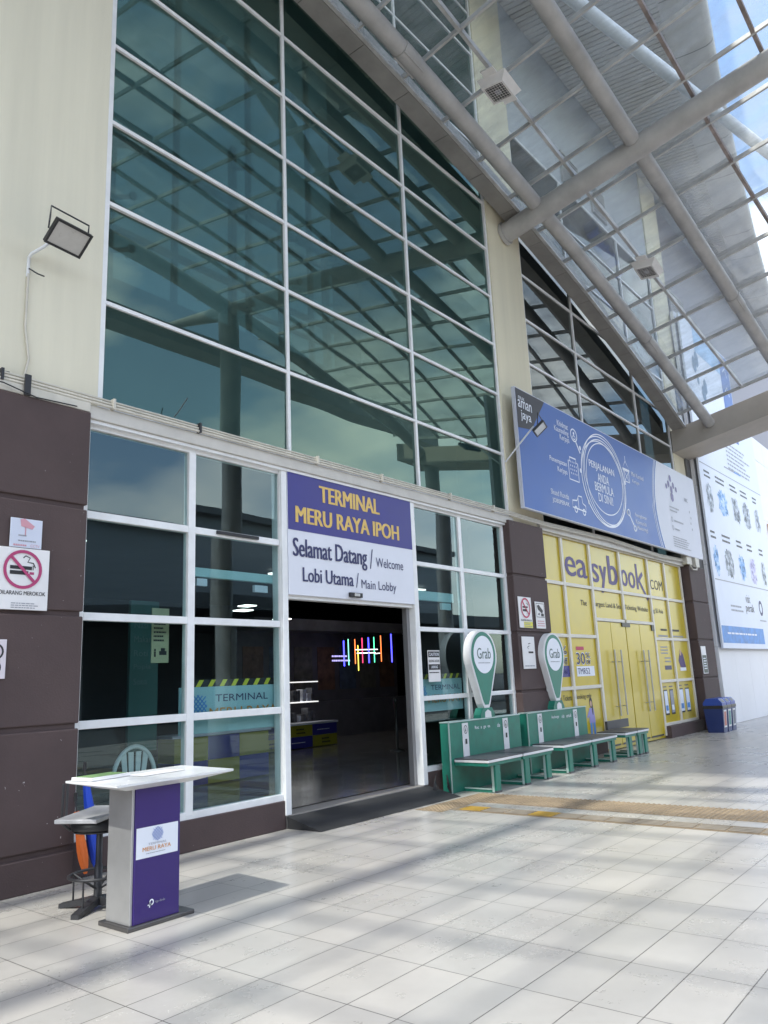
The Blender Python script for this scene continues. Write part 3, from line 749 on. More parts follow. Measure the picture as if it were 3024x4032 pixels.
    for a, z, r in ((20.02, 6.42, .09), (19.85, 6.25, .085), (20.2, 6.26, .085), (20.03, 6.12, .1), (19.67, 6.16, .07), (20.4, 6.18, .07), (20.02, 5.92, .12)):
        d.poly([(a+r*math.cos(math.pi/3*k+.5), z+r*1.15*math.sin(math.pi/3*k+.5)) for k in range(6)], Y2, mat('muted violet print', (0.16, 0.14, 0.3), .5, 0, 0))
    d.text('AWC', 20.98, 21.26, 5.95, 6.06, Y2, GRYP, .02)
    d.fakelines(19.72, 20.5, 5.5, 5.68, 2, Y2, GRYP, 3); d.ring(19.8, 5.3, .05, .06, .018, Y2, GRYP, 12); d.fakelines(19.95, 20.7, 5.24, 5.34, 1, Y2, GRYP, 4)
    d.ring(19.8, 5.08, .05, .06, .018, Y2, GRYP, 12); d.fakelines(19.95, 20.4, 5.02, 5.12, 1, Y2, GRYP, 5); d.fakelines(19.72, 21.1, 4.58, 4.88, 5, Y2, GRYP, 6)
    for k in range(4): d.ell(21.3+.06*(k % 2), 5.7-.16*k, .03, .04, Y2, GRYP, 8)
wall_sign('jobs_banner', 'long blue and white printed banner with scribbled circle above the yellow shopfront', 'banner', 11.97, 22.0, 6.40, 4.45, 6.74, BANW, draw_banner, .07, part='print')

# ------------------------------------------------------------------ yellow shopfront
shop = thing('ticket_shopfront', (17, FY, 0), 'yellow filmed ticket shopfront with purple lettering beneath the blue banner', 'shopfront')
m = MB()
m.box(12.93, 20.85, 6.71, 6.75, 0.02, 4.18, YEL); m.build('film', shop)
m = MB()
cols = [13.86, 15.13, 16.69, 18.4, 19.55, 20.75]
def bar(x0, x1, z0, z1, yy=6.665): m.cbox(x0, x1, yy, 6.708, z0, z1, CREAMW, .005)
CREAMW = mat('warm white frame', (0.7, 0.66, 0.58), .45, 0, .06, 5)
for x in cols:
    if x == 16.69: bar(x-.045, x+.045, 2.66, 4.17)
    elif x in (13.86,): bar(x-.045, x+.045, 0.3, 4.17)
    else: bar(x-.045, x+.045, 0.06 if x in (15.13, 18.4) else .27, 4.17)
zz = {0: (1.28, 2.26, 3.26), 1: (1.28, 2.26, 3.26), 2: (2.62, 3.26), 3: (2.62, 3.26), 4: (1.28, 2.27, 3.26, .3), 5: (1.28, 2.27, 3.26, .3)}
ed = [12.95]+cols
for i in range(6):
    for z in zz[i]: bar(ed[i]+.046, ed[i+1]-.046, z-.033, z+.033, 6.669)
bar(12.95, 20.75, 4.171, 4.2, 6.66)
m.build('frame', shop)
m = MB(); m.cbox(12.9, 15.08, 6.66, 6.70, 0.0, .29, BROWN, .006); m.build('plinth', shop)
for a, b in ((15.18, 15.86), (15.88, 16.66), (16.70, 17.47), (17.49, 18.35)):
    d = MB(); d.cbox(a, b, 6.685, 6.706, 0.10, 2.575, YEL, .004); d.cbox(a+.02, b-.1, 6.68, 6.684, .08, .115, BLACK, .002)
    dd = d.build('door', shop)
    hx = {15.18: 15.74, 15.88: 16.08, 16.70: 17.36, 17.49: 17.66}[a]
    h = MB(); h.tube([(hx, 6.60, .66), (hx, 6.60, 2.0)], .018, STEELB, 10)
    for z in (.85, 1.75): h.tube([(hx, 6.60, z), (hx, 6.69, z)], .01, STEELB, 8)
    h.build('handle', dd)
m = MB()
for a in (15.862, 16.67, 17.472): m.box(a, a+.016 if a != 16.67 else a+.02, 6.703, 6.7095, .1, 2.57, BLACK)
m.build('door_gap', shop)
m = MB(); m.cbox(16.45, 16.9, 6.66, 6.684, 2.5, 2.585, BLACK, .003); m.build('door_patch', shop)
m = MB(); m.cbox(18.2, 18.36, 6.66, 6.684, 2.45, 2.585, BLACK, .003); m.build('door_patch', shop)
d = MB(); y = 6.706
def stxt(s, x0, x1, z0, z1, mt, bold=0.0): d.text(s, x0, x1, z0, z1, y, mt, bold)
stxt('e', 14.0, 14.5, 3.44, 3.84, PURP, .07); stxt('a', 14.52, 15.02, 3.44, 3.82, PURP, .07); stxt('s', 15.22, 15.6, 3.4, 3.8, PURP, .07); stxt('y', 15.62, 16.02, 3.2, 3.78, PURP, .07)
stxt('b', 16.08, 16.6, 3.4, 4.04, PURP, .07); stxt('o', 16.78, 17.17, 3.42, 3.8, PURP, .07); stxt('o', 17.2, 17.62, 3.4, 3.78, PURP, .07)
d.poly([(17.68, 3.4), (17.8, 3.4), (17.8, 4.0), (17.68, 4.0)], y, PURP); d.line([(17.76, 3.58), (18.1, 3.8)], .1, y-.001, PURP); d.line([(17.84, 3.62), (18.3, 3.18)], .09, y-.002, PURP)
stxt('.', 18.36+.09, 18.5, 3.44, 3.5, BLKP); stxt('COM', 18.56, 19.38, 3.46, 3.7, BLKP)
stxt('The', 14.55, 14.85, 2.88, 2.99, BLKP, .02); stxt('Largest Land & Sea', 15.2, 16.6, 2.86, 3.0, BLKP, .02); stxt('Ticketing Website', 16.8, 18.2, 2.86, 3.0, BLKP, .02); stxt('ng SE Asia', 18.5, 19.2, 2.86, 3.0, BLKP, .02)
d.quad(14.15, 14.5, 1.99, 2.06, y, RED); d.quad(14.1, 14.9, 1.49, 1.68, y, LINEW); d.quad(13.3, 13.8, 1.49, 1.7, y, SIGNB); stxt('der.', 13.55, 13.72, 1.55, 1.64, LINEW)
stxt('30', 14.12, 14.52, 1.71, 1.95, LINEW, .06); d.text('30', 14.13, 14.51, 1.72, 1.94, y-.002, NAVY, .015); stxt('%', 14.54, 14.76, 1.83, 1.95, LINEW, .05); stxt('Off', 14.54, 14.76, 1.71, 1.81, LINEW, .04)
d.text('%', 14.55, 14.75, 1.84, 1.94, y-.002, NAVY, .01); d.text('Off', 14.55, 14.75, 1.72, 1.8, y-.002, NAVY, .01)
stxt('%', 13.45, 13.75, 1.9, 2.07, LINEW, .05); stxt('Off', 13.45, 13.75, 1.71, 1.86, LINEW, .05); d.text('%', 13.46, 13.74, 1.91, 2.06, y-.002, NAVY, .012); d.text('Off', 13.46, 13.74, 1.72, 1.85, y-.002, NAVY, .012)
d.text('TMR52', 14.14, 14.68, 1.53, 1.645, y-.002, NAVY, .02)
stxt('Bus Tickets', 13.2, 13.78, 1.06, 1.16, BLKP, .01); stxt('Booking only', 13.95, 14.64, 1.04, 1.16, BLKP, .01)
d.fakelines(13.3, 13.8, .8, .95, 2, y, GRYP, 9)
# printed traveller figure and phones
SK = mat('print skin', (0.6, 0.38, 0.28), .5, 0, 0); VI = mat('print lilac', (0.3, 0.28, 0.62), .5, 0, 0)
d.ell(14.58, .98, .07, .1, y, BLKP, 14); d.ell(14.575, .96, .045, .06, y-.001, SK, 12); d.poly([(14.48, .88), (14.68, .88), (14.72, .6), (14.45, .6)], y, VI); d.poly([(14.47, .6), (14.57, .6), (14.53, .3), (14.46, .3)], y, BLUP); d.poly([(14.6, .6), (14.7, .6), (14.7, .3), (14.62, .3)], y, BLUP)
d.poly([(14.48, .86), (14.36, .72), (14.4, .69), (14.5, .78)], y-.001, VI); d.ell(14.63, .86, .03, .12, y-.001, BLKP, 10)
for a, b, mt in ((18.6, 18.85, BANL), (19.0, 19.25, GRYP), (19.66, 19.95, BANL), (20.1, 20.4, BANL)):
    d.quad(a, b, .5, 1.08, y, BLKP); d.quad(a+.02, b-.02, .54, 1.05, y-.002, mt); d.quad(a+.05, b-.05, .6, .72, y-.003, BLUP if mt is BANL else LINEW); d.fakelines(a, b, 1.12, 1.18, 1, y, NAVY, int(a*10))
d.fakelines(18.9, 19.4, 2.44, 2.56, 1, y, BLKP, 11); d.fakelines(19.7, 20.3, 2.44, 2.56, 1, y, BLKP, 12); d.fakelines(18.7, 19.4, 2.3, 2.4, 1, y, GRYP, 13); d.fakelines(19.7, 20.5, 2.3, 2.4, 1, y, GRYP, 14)
d.fakelines(18.75, 19.4, 1.9, 2.12, 3, y, GRYP, 15); d.fakelines(18.95, 19.4, 1.7, 1.86, 2, y, GRYP, 16); d.quad(18.9, 19.35, 1.54, 1.64, y, NAVY)
d.poly([(19.9, 1.75), (20.1, 2.02), (20.28, 1.9), (20.4, 1.6), (20.3, 1.55), (20.0, 1.6)], y, PURP); d.ell(20.1, 1.95, .06, .08, y-.001, SK, 10); d.quad(19.95, 20.4, 1.5, 1.58, y-.001, LINEW)
d.build('lettering', shop)
m = MB()
m.cbox(20.75, 21.15, 6.45, 6.60, 4.24, 4.5, PVC, .01); m.cbox(21.3, 21.6, 6.4, 6.6, 4.2, 4.45, PVC, .01); m.tube([(20.9, 6.45, 4.25), (20.95, 6.4, 4.1), (21.3, 6.4, 4.12), (21.4, 6.42, 4.25)], .02, PVC, 8)
tag(m.build('junction_box'), 'cluster of ivory cable boxes under the right end of the blue banner', 'junction box')

# ------------------------------------------------------------------ notices
def circle_ban(d, cx, cz, r, y, col):
    d.ring(cx, cz, r, r, r*.17, y-.004, col, 36)
    d.line([(cx-r*.68, cz+r*.68), (cx+r*.68, cz-r*.68)], r*.17, y-.005, col)
def draw_nosmoke(d, y):
    cx, cz, r = 3.165, 2.625, .155
    d.quad(cx-.11, cx+.08, cz+.0, cz+.03, y, BLKP); d.quad(cx-.11, cx+.05, cz-.045, cz-.012, y, BLKP); d.quad(cx+.06, cx+.1, cz-.04, cz-.018, y, MAG)
    d.line([(cx+.0, cz+.1), (cx+.02, cz+.12), (cx+.06, cz+.105), (cx+.04, cz+.065), (cx+.09, cz+.06), (cx+.11, cz+.02)], .01, y, BLKP); d.line([(cx+.09, cz+.04), (cx+.09, cz)], .008, y, BLKP)
    circle_ban(d, cx, cz, r, y, MAG)
    d.text('DILARANG MEROKOK', 2.975, 3.375, 2.405, 2.44, y, BLKP, .02)
    d.fakelines(3.08, 3.37, 2.29, 2.345, 3, y, GRYP, 2)
wall_sign('no_smoking_sign', 'large white no smoking notice on the plum pier at far left', 'sign', 2.95, 3.4, 6.528, 2.28, 2.81, PAPER, draw_nosmoke, .012, part='print')
def draw_cctv(d, y):
    d.poly([(3.12, 3.06), (3.16, 3.07), (3.25, 3.01), (3.23, 2.98), (3.13, 3.0)], y, PINK); d.quad(3.165, 3.175, 2.92, 3.0, y, PINK); d.line([(3.11, 2.92), (3.18, 2.92)], .012, y, GRYP)
    d.fakelines(3.11, 3.28, 2.86, 2.89, 1, y, GRYP, 3); d.text('CCTV', 3.22, 3.3, 2.825, 2.848, y, PINK); d.fakelines(3.07, 3.22, 2.82, 2.852, 1, y, PINK, 6)
wall_sign('camera_notice', 'pale faded pink camera notice above the large no smoking sign', 'sign', 3.04, 3.32, 6.528, 2.815, 3.07, mat('pale blue paper', (0.62, 0.66, 0.78), .5, 0, .04, 4), draw_cctv, .01, part='print')
def draw_part(d, y):
    d.ring(2.98, 1.93, .06, .06, .016, y, BLKP, 20); d.ring(2.97, 1.8, .055, .055, .014, y, BLKP, 20)
wall_sign('round_symbol_notice', 'pinkish notice with round black symbols cut off by the left edge of the photo', 'sign', 2.7, 3.07, 6.53, 1.71, 2.03, mat('pinkish paper', (0.7, 0.64, 0.7), .5, 0, .1, 6), draw_part, .008, part='print')
def draw_ps1(d, y):
    cx, cz = 11.95, 2.69
    d.quad(cx-.1, cx+.08, cz+.0, cz+.03, y, BLKP); d.quad(cx-.1, cx+.06, cz-.06, cz-.02, y, BLKP); d.line([(cx+.05, cz+.09), (cx+.1, cz+.05)], .012, y, BLKP)
    d.ring(cx, cz, .15, .16, .028, y-.004, RED, 32); d.line([(cx-.1, cz+.11), (cx+.1, cz-.11)], .026, y-.005, RED)
    d.text('DILARANG MEROKOK', 11.76, 12.14, 2.465, 2.495, y, BLKP, .02); d.quad(11.86, 12.16, 2.355, 2.455, y, YELP); d.fakelines(11.88, 12.15, 2.365, 2.45, 3, y-.002, GRYP, 5)
wall_sign('no_smoking_sign', 'no smoking notice with a yellow foot on the pier behind the green benches', 'sign', 11.72, 12.17, 6.53, 2.35, 2.88, PAPER, draw_ps1, .012, part='print')
def draw_ps2(d, y):
    d.line([(12.34, 2.55), (12.62, 2.55), (12.62, 2.79), (12.34, 2.79)], .012, y, BLKP, True)
    d.poly([(12.37, 2.75), (12.44, 2.77), (12.58, 2.67), (12.55, 2.61), (12.4, 2.68)], y, BLKP); d.poly([(12.38, 2.6), (12.45, 2.63), (12.44, 2.58)], y, BLKP); d.quad(12.5, 12.6, 2.565, 2.615, y, BLKP); d.fakelines(12.35, 12.62, 2.38, 2.5, 3, y, PINK, 7)
wall_sign('camera_notice', 'white notice with a black camera drawing beside the no smoking sign on the middle pier', 'sign', 12.31, 12.65, 6.53, 2.35, 2.82, PAPER, draw_ps2, .01, part='print')
def draw_ps3(d, y):
    d.quad(11.93, 12.1, 1.92, 1.95, y, BLKP); d.line([(11.94, 1.99), (11.9, 2.02), (11.97, 2.04), (11.94, 2.08), (12.02, 2.09)], .012, y, BLKP); d.fakelines(11.78, 12.14, 1.69, 1.73, 1, y, GRYP, 8)
wall_sign('cigarette_notice', 'tall white notice with a cigarette symbol low on the middle pier', 'sign', 11.74, 12.17, 6.53, 1.66, 2.2, PAPER, draw_ps3, .012, part='print')
def draw_p2(d, y):
    d.quad(20.98, 21.3, 1.42, 1.87, y, mat('dark green print', (0.05, 0.08, 0.07), .5, 0, 0)); d.fakelines(21.02, 21.26, 1.5, 1.82, 5, y-.002, LINEW, 9)
wall_sign('door_notice', 'narrow dark and white notice on the plum pier right of the yellow shopfront', 'sign', 20.95, 21.33, 6.45, 1.4, 2.1, PAPER, draw_p2, .01, part='print')
def draw_caution(d, y):
    d.quad(9.25, 9.53, 1.87, 1.955, y, BLKP); d.quad(9.25, 9.53, 1.69, 1.77, y, BLKP)
    d.text('CAUTION', 9.27, 9.51, 1.89, 1.935, y-.002, LINEW, .03); d.text('SLIDING DOOR', 9.26, 9.52, 1.8, 1.835, y, BLKP, .02); d.text('AWAS', 9.31, 9.47, 1.71, 1.75, y-.002, LINEW, .03); d.fakelines(9.26, 9.52, 1.635, 1.67, 1, y, BLKP, 4)
wall_sign('caution_notice', 'black and white caution notice stuck on the glass right of the doorway', 'sign', 9.24, 9.54, 6.700, 1.52, 1.97, PAPER, draw_caution, .004, part='print')

# sliding door stickers seen through the glass: pale board with hazard stripes
def board(x0, x1, z0, z1, label, y, tx):
    t = thing('door_sticker', ((x0+x1)/2, y, z0), label, 'sticker')
    mb = MB(); mb.cbox(x0, x1, y, y+.012, z0, z1, TEALW, .003); mb.build('panel', t)
    d = MB(); zt = z1+.075
    d.quad(x0+.02, x1, z1, zt, y+.004, BLKP)
    k = x0+.05
    while k < x1-.09:
        d.poly([(k, z1+.002), (k+.06, z1+.002), (k+.11, zt-.002), (k+.05, zt-.002)], y+.001, YELP); k += .16
    d.text('TERMINAL', tx, tx+.76, z1-.16, z1-.085, y-.003, NAVY, -.005)
    d.text('MERU RAYA', tx-.08, tx+.9, z1-.34, z1-.225, y-.003, ORNP, .02)
    cx, cz = tx-.23, z1-.2
    for k in range(-2, 3):
        s = .1-.018*abs(k); d.line([(cx-s+k*.026, cz-s-k*.026), (cx+s+k*.026, cz+s-k*.026)], .013, y-.003, BLUP); d.line([(cx-s+k*.026, cz+s+k*.026), (cx+s+k*.026, cz-s+k*.026)], .013, y-.004, BLUP)
    d.build('print', t)
board(5.03, 6.38, 1.1, 1.58, 'pale teal terminal sticker with hazard stripes behind the glass left of the doorway', 6.85, 5.5)
board(9.2, 10.22, 1.1, 1.56, 'pale teal terminal sticker with hazard stripes behind the glass right of the doorway', 6.79, 9.4)
m = MB(); m.cbox(5.2, 6.4, 6.83, 6.90, 2.76, 2.86, mat('pale teal aluminium', (0.45, 0.66, 0.68), .4, 0, .04), .006)
m.box(5.22, 5.36, 6.82, 6.86, 2.66, 2.74, SIGNW); m.box(6.05, 6.25, 6.82, 6.86, 2.64, 2.72, SIGNW)
tag(m.build('door_rail'), 'pale teal sliding door rail behind the glass left of the doorway', 'door rail')
m = MB(); m.cbox(9.05, 10.2, 6.83, 6.90, 2.72, 2.86, mat('pale teal aluminium', (0.45, 0.66, 0.68)), .006); m.box(9.85, 10.1, 6.82, 6.86, 2.6, 2.7, TEALW)
tag(m.build('door_rail'), 'pale teal sliding door rail behind the glass right of the doorway', 'door rail')
m = MB(); m.cbox(5.37, 5.98, 6.66, 6.684, 3.225, 3.262, BLACK, .003); tag(m.build('blackout_strip'), 'black strip fixed to the white transom left of the welcome sign', 'strip')
t = thing('taxi_sign', (4.83, 6.9, 1.85), 'cream taxi pictogram card hanging inside the glass left of the doorway', 'sign')
m = MB(); m.cbox(4.72, 4.93, 6.9, 6.91, 1.84, 2.4, mat('cream card', (0.5, 0.48, 0.3), .5, 0, .1, 5), .003); m.build('panel', t)
d = MB(); yy = 6.896; d.quad(4.81, 4.9, 1.92, 1.96, yy, BLKP); d.quad(4.83, 4.88, 1.96, 1.99, yy, BLKP); d.ell(4.76, 1.97, .012, .014, yy, BLKP, 8); d.quad(4.75, 4.77, 1.9, 1.955, yy, BLKP); d.fakelines(4.74, 4.9, 2.05, 2.3, 6, yy, BLKP, 21); d.build('print', t)

# ------------------------------------------------------------------ inside the hall
SH2 = [mat('dim poster a', (0.2, 0.12, 0.08), .5, 0, .5, 5), mat('dim poster b', (0.1, 0.14, 0.2), .5, 0, .5, 5), mat('dim poster c', (0.16, 0.16, 0.13), .5, 0, .5, 5)]
for i, (x, z0, z1, col, nm) in enumerate(((14.42, 1.97, 2.59, (0.05, 0.05, 1.0), 'blue'), (14.59, 1.99, 2.63, (.2, .8, .5), 'pale green'), (14.84, 2.02, 2.63, (1, .2, .05), 'orange'), (14.95, 1.85, 2.48, (1, .8, .1), 'yellow'), (15.12, 2.04, 2.67, (.8, .05, .15), 'red'),
        (15.37, 2.04, 2.68, (.05, .05, 1), 'blue'), (15.59, 2.05, 2.7, (.1, .9, .4), 'green'), (15.87, 2.07, 2.74, (1, .25, .08), 'orange'), (16.31, 2.05, 2.79, (.05, .05, 1), 'blue'))):
    m = MB(); m.tube([(x, 13, z0), (x, 13, z1)], .01 if nm != 'blue' else .015, emit('neon '+nm, col, 1.1 if nm != 'blue' else 2.2), 8)
    lab = {0: 'leftmost blue neon tube glowing inside the dark hall', 5: 'blue neon tube in the middle of the neon row in the dark hall', 8: 'tallest blue neon tube at the right end of the row in the hall', 2: 'orange neon tube left of the yellow one inside the hall', 7: 'orange neon tube near the right end of the row inside the hall'}.get(i, '%s neon tube hanging upright in the dark hall' % nm)
    tag(m.build('neon_tube'), lab, 'neon light', 'neon tubes in the hall')
for i, (x0, x1, z) in enumerate(((15.25, 15.99, 2.3), (15.41, 16.33, 2.4), (16.42, 16.67, 2.31))):
    m = MB(); m.tube([(x0, 13.3+.2*i, z), (x1, 13.3+.2*i, z+.015)], .009, emit('white tube', (1, 1, .97), 1.2), 8)
    tag(m.build('light_tube'), ('lower long white light tube crossing behind the neon row', 'upper long white light tube crossing behind the neon row', 'short white light tube right of the neon row')[i], 'tube light', 'white tubes in the hall')
for i, (x, y, z) in enumerate(((4.6, 8.4, 3.3), (9.9, 11.5, 3.0), (10.7, 12.3, 3.2), (11.2, 11.8, 2.9))):
    m = MB(); m.cbox(x-.14, x+.14, y-.14, y+.14, z, z+.02, emit('ceiling lamp', (1, 1, .96), 1.6), .004)
    tag(m.build('ceiling_lamp'), ('square white ceiling lamp seen through the left sidelight', 'small ceiling lamp leftmost in the dark doorway', 'small ceiling lamp highest in the dark doorway', 'small ceiling lamp lowest in the dark doorway')[i], 'lamp', 'ceiling lamps in the hall')
t = thing('shop_counter', (13.3, 13.2, .14), 'yellow and blue chequered kiosk counter with shelves inside the dark hall', 'counter')
KB = mat('kiosk blue', (0.04, 0.04, 0.3), .4, 0, 0); KY = mat('kiosk yellow', (0.36, 0.33, 0.03), .4, 0, 0)
m = MB()
for i in range(3):
    for j in range(2):
        a = 11.7+.83*i; m.box(a, a+.825, 13.1, 13.6, .16+.25*j, .405+.25*j, KB if (i+j) % 2 else KY)
        if not (i+j) % 2: m.fakelines(a+.3, a+.65, .2+.25*j, .36+.25*j, 2, 13.096, BLKP, i+j)
        else: m.fakelines(a+.15, a+.6, .26+.25*j, .3+.25*j, 1, 13.096, LINEW, i+j)
m.box(11.68, 14.22, 13.08, 13.62, .66, .7, SIGNW); m.build('base', t)
m = MB(); SH = mat('shelf goods', (0.16, 0.16, 0.18), .5, 0, .6, 9)
for z in (1.14, 1.62): m.box(11.7, 14.2, 13.7, 14.0, z, z+.025, emit('shelf light', (1, 1, .97), 0.35))
rnd = random.Random(4); x = 11.72
while x < 14.1:
    for z in (.71, 1.17):
        hh = rnd.uniform(.12, .36); ww = rnd.uniform(.05, .13); m.box(x, x+ww, 13.68, 13.9, z, z+hh, SH if rnd.random() < .7 else SIGNW)
    x += .16
m.build('shelf', t)
t = thing('shop_counter', (8.2, 9.6, .14), 'blue and yellow panelled counter behind the glass left of the doorway', 'counter')
m = MB()
for i in range(3):
    a = 7.2+.62*i; m.box(a, a+.615, 9.9, 10.3, .16, .5, KY if i % 2 else KB); m.box(a, a+.615, 9.9, 10.3, .505, .85, KB if i % 2 else KY)
m.build('base', t)
m = MB(); m.box(7.15, 9.1, 9.88, 10.32, .86, .9, SIGNW); m.build('top', t)
HL = emit('hall fill glow', (1, .98, .94), 0.7)  # glowing panels added out of view above the doorway, to brighten the hall dimly
for x, y in ((12.5, 13.0), (15, 12), (15.5, 14.2), (18, 13.5)):
    m = MB(); m.box(x-.3, x+.3, y-.3, y+.3, 4.1, 4.14, HL); m.build('hall_fill_panel', bld)
for i, (x, y) in enumerate(((13.1, 10.4), (12.4, 9.3))):
    t = thing('barrier_post', (x, y, .14), ('dark queue barrier post standing further inside the doorway', 'dark queue barrier post nearer the right door jamb')[i], 'barrier post', 'queue barrier posts in the hall')
    m = MB(); m.lathe([(.16, .14), (.16, .16), (.03, .19), (.03, 1.12), (.045, 1.13), (.045, 1.2), (.02, 1.21)], x, y, mat('dark steel post', (0.1, 0.1, 0.1), .3, .5, .05), 16); m.build('post', t)
    m = MB(); m.tube([(x, y, 1.1), (x+.6, y+.5, .95), (x+1.2, y+1.0, 1.1)], .02, mat('dark red rope', (0.12, 0.015, 0.02), .7, 0, .1), 8); m.build('rope', t)
t = thing('kiosk', (16, 15, .14), 'grey food kiosk with a small lit violet sign deep inside the hall', 'kiosk')
m = MB(); KG = mat('kiosk grey', (0.14, 0.14, 0.15), .5, 0, .3, 2)
m.box(13.2, 19.8, 15.0, 15.8, .14, 1.1, KG); m.box(13.2, 19.8, 15.6, 15.8, 1.1, 3.0, KG); m.box(13.2, 19.8, 14.9, 15.8, 3.0, 3.3, KG)
for k in range(7): m.box(13.4+.92*k, 14.1+.92*k, 15.58, 15.6, 1.4, 2.6, SH2[k % 3])
m.build('counter', t)
m = MB(); EV = emit('violet lit sign', (.5, .45, 1), .5)
for k, z in ((0, 2.26), (1, 2.14)): m.fakelines(16.0, 16.75, z, z+.1, 1, 14.88-.001*k, EV, 30+k)
m.build('lit_sign', t)
# white plastic chair behind the left glass
ch = thing('plastic_chair', (4.72, 7.25, .14), 'white plastic chair behind the lower left glass', 'chair')
PL = mat('white plastic chair', (0.78, 0.8, 0.8), .35, 0, .04)
bx, by, bz = 4.70, 7.12, .55
m = MB(); arcp = []
for k in range(19):
    a = math.pi*k/18; arcp.append((bx+.25*math.cos(a)*(1 if k not in (0, 18) else .96), by, bz+.02+.45*math.sin(a)**.75))
m.tube(arcp, .022, PL, 8)
for dx, tx in ((-.1, -.13), (-.035, -.045), (.035, .045), (.1, .13)):
    m.add([(bx+dx*.8-.02, by-.006, bz), (bx+dx*.8+.02, by-.006, bz), (bx+tx+.03, by-.006, bz+.42), (bx+tx-.03, by-.006, bz+.42), (bx+dx*.8-.02, by+.006, bz), (bx+dx*.8+.02, by+.006, bz), (bx+tx+.03, by+.006, bz+.42), (bx+tx-.03, by+.006, bz+.42)], [(0, 1, 2, 3), (7, 6, 5, 4), (0, 3, 7, 4), (2, 1, 5, 6)], PL)
m.build('backrest', ch)
m = MB(); m.cbox(bx-.23, bx+.23, by-.0, by+.44, bz-.0, bz+.03, PL, .012); m.build('seat', ch)
for dx in (-.2, .2):
    for dy in (.03, .4): m = MB(); m.tube([(bx+dx*1.1, by+dy, .14), (bx+dx, by+dy, bz)], [.018, .026], PL, 8); m.build('leg', ch)
ch = thing('office_chair', (4.25, 7.5, .14), 'dark high backed chair behind the plastic chair at lower left glass', 'chair')
m = MB(); m.prism([(4.1, .62), (4.75, .62), (4.85, 1.0), (4.72, 1.28), (4.4, 1.28), (4.22, .98)], 7.62, 7.74, BLACK); m.build('backrest', ch)
m = MB(); m.cbox(4.1, 4.72, 7.15, 7.62, .52, .62, BLACK, .03); m.build('seat', ch)
m = MB(); m.tube([(4.4, 7.4, .2), (4.4, 7.4, .53)], .03, BLACK, 10)
for k in range(5): m.tube([(4.4, 7.4, .2), (4.4+.3*math.cos(k*1.257), 7.4+.25*math.sin(k*1.257), .165)], .022, BLACK, 8)
m.build('base', ch)
m = MB(); m.cbox(3.3, 4.4, 7.72+.05, 7.9, .14, 1.22, mat('pale teal partition', (0.3, 0.4, 0.4), .6, 0, .06), .01)
tag(m.build('partition'), 'pale teal low partition behind the glass at lower left', 'partition')
m = MB(); m.cbox(5.12, 5.5, 7.9, 7.95, .9, 2.6, mat('dark green notice', (0.02, 0.1, 0.09), .5, 0, .1), .005)
for i, s in enumerate(('Nasi', 'Makanan', 'Roti', 'Popia', 'Soto')): m.text(s, 5.17, 5.17+.045*len(s), 2.28-.16*i, 2.35-.16*i, 7.896, mat('dim menu lettering', (0.1, 0.16, 0.15), .5, 0, 0))
tag(m.build('menu_board'), 'dark green menu board with grey lettering behind the left sidelight', 'board')

# upper hall: braced frame of dark posts with clips behind the tall glass
fr = thing('glazing_frame', (7.6, 8.1, 4.4), 'dark spider-clipped post frame standing behind the tall green glass', 'frame')
for x, z0, z1 in ((4.75, 6.56, 8.6), (6.75, 6.56, 9.6), (7.75, 6.56, 9.2), (8.75, 6.56, 9.0), (9.6, 6.56, 8.9)):
    m = MB(); m.cbox(x-.05, x+.05, 8.0, 8.1, z0, z1, BLACK, .01)
    z = z0+.4
    while z < z1: m.tube([(x, 7.99, z), (x+.22, 7.9, z+.08)], .03, BLACK, 6); m.tube([(x+.22, 7.9, z+.08), (x+.22, 7.86, z+.08)], .055, BLACK, 8); z += .75
    m.build('post', fr)
m = MB()
for z in (7.0, 8.4): m.cbox(6.7, 9.6, 8.02, 8.08, z-.03, z+.03, BLACK, .008)
m.build('rail', fr)

# ------------------------------------------------------------------ black entrance ramp
m = MB()
v = [(6.39, 6.17, 0.004), (9.1, 6.17, 0.004), (9.03, 6.66, .128), (6.36, 6.66, .128), (6.36, 6.66, 0.003), (9.1, 6.66, 0.003)]
m.add(v, [(0, 1, 2, 3), (0, 3, 4), (1, 5, 2), (3, 2, 5, 4), (0, 4, 5, 1)], MATB)
tag(m.build('entrance_ramp'), 'black rubber ramp sloping up to the open doorway', 'ramp')

# ------------------------------------------------------------------ tactile strips
t = thing('tactile_strip', (9.1, 2, 0), 'worn ochre tactile paving strip with raised dots leading to the doorway', 'tactile paving')
m = MB()
def slab(x0, x1, y0, y1, mt, z=.004):
    m.box(x0, x1, y0, y1, .001, z, mt)
slab(8.79, 9.46, -9, 5.70, TACT); slab(7.98, 9.46, 5.705, 6.1, TACT); m.build('base', t)
m = MB(); vs = [(math.cos(k*math.pi/3), math.sin(k*math.pi/3)) for k in range(6)]
def dots(x0, x1, y0, y1):
    x = x0
    while x < x1:
        y = y0
        while y < y1:
            m.add([(x+a*.021, y+b*.021, .0045) for a, b in vs]+[(x+a*.013, y+b*.013, .012) for a, b in vs], [(k, (k+1) % 6, 6+(k+1) % 6, 6+k) for k in range(6)]+[(6, 7, 8, 9, 10, 11)], TACT)
            y += .062
        x += .062
dots(8.82, 9.45, .2, 5.69); dots(8.02, 9.45, 5.73, 6.08); m.build('dots', t)
t = thing('tactile_strip', (8.33, 2, 0), 'narrower tactile strip of long raised bars with bright yellow segments', 'tactile paving')
m = MB(); slab(8.16, 8.49, -9, 5.68, TACT); m.build('base', t)
m = MB(); y = -4.0; k = 0
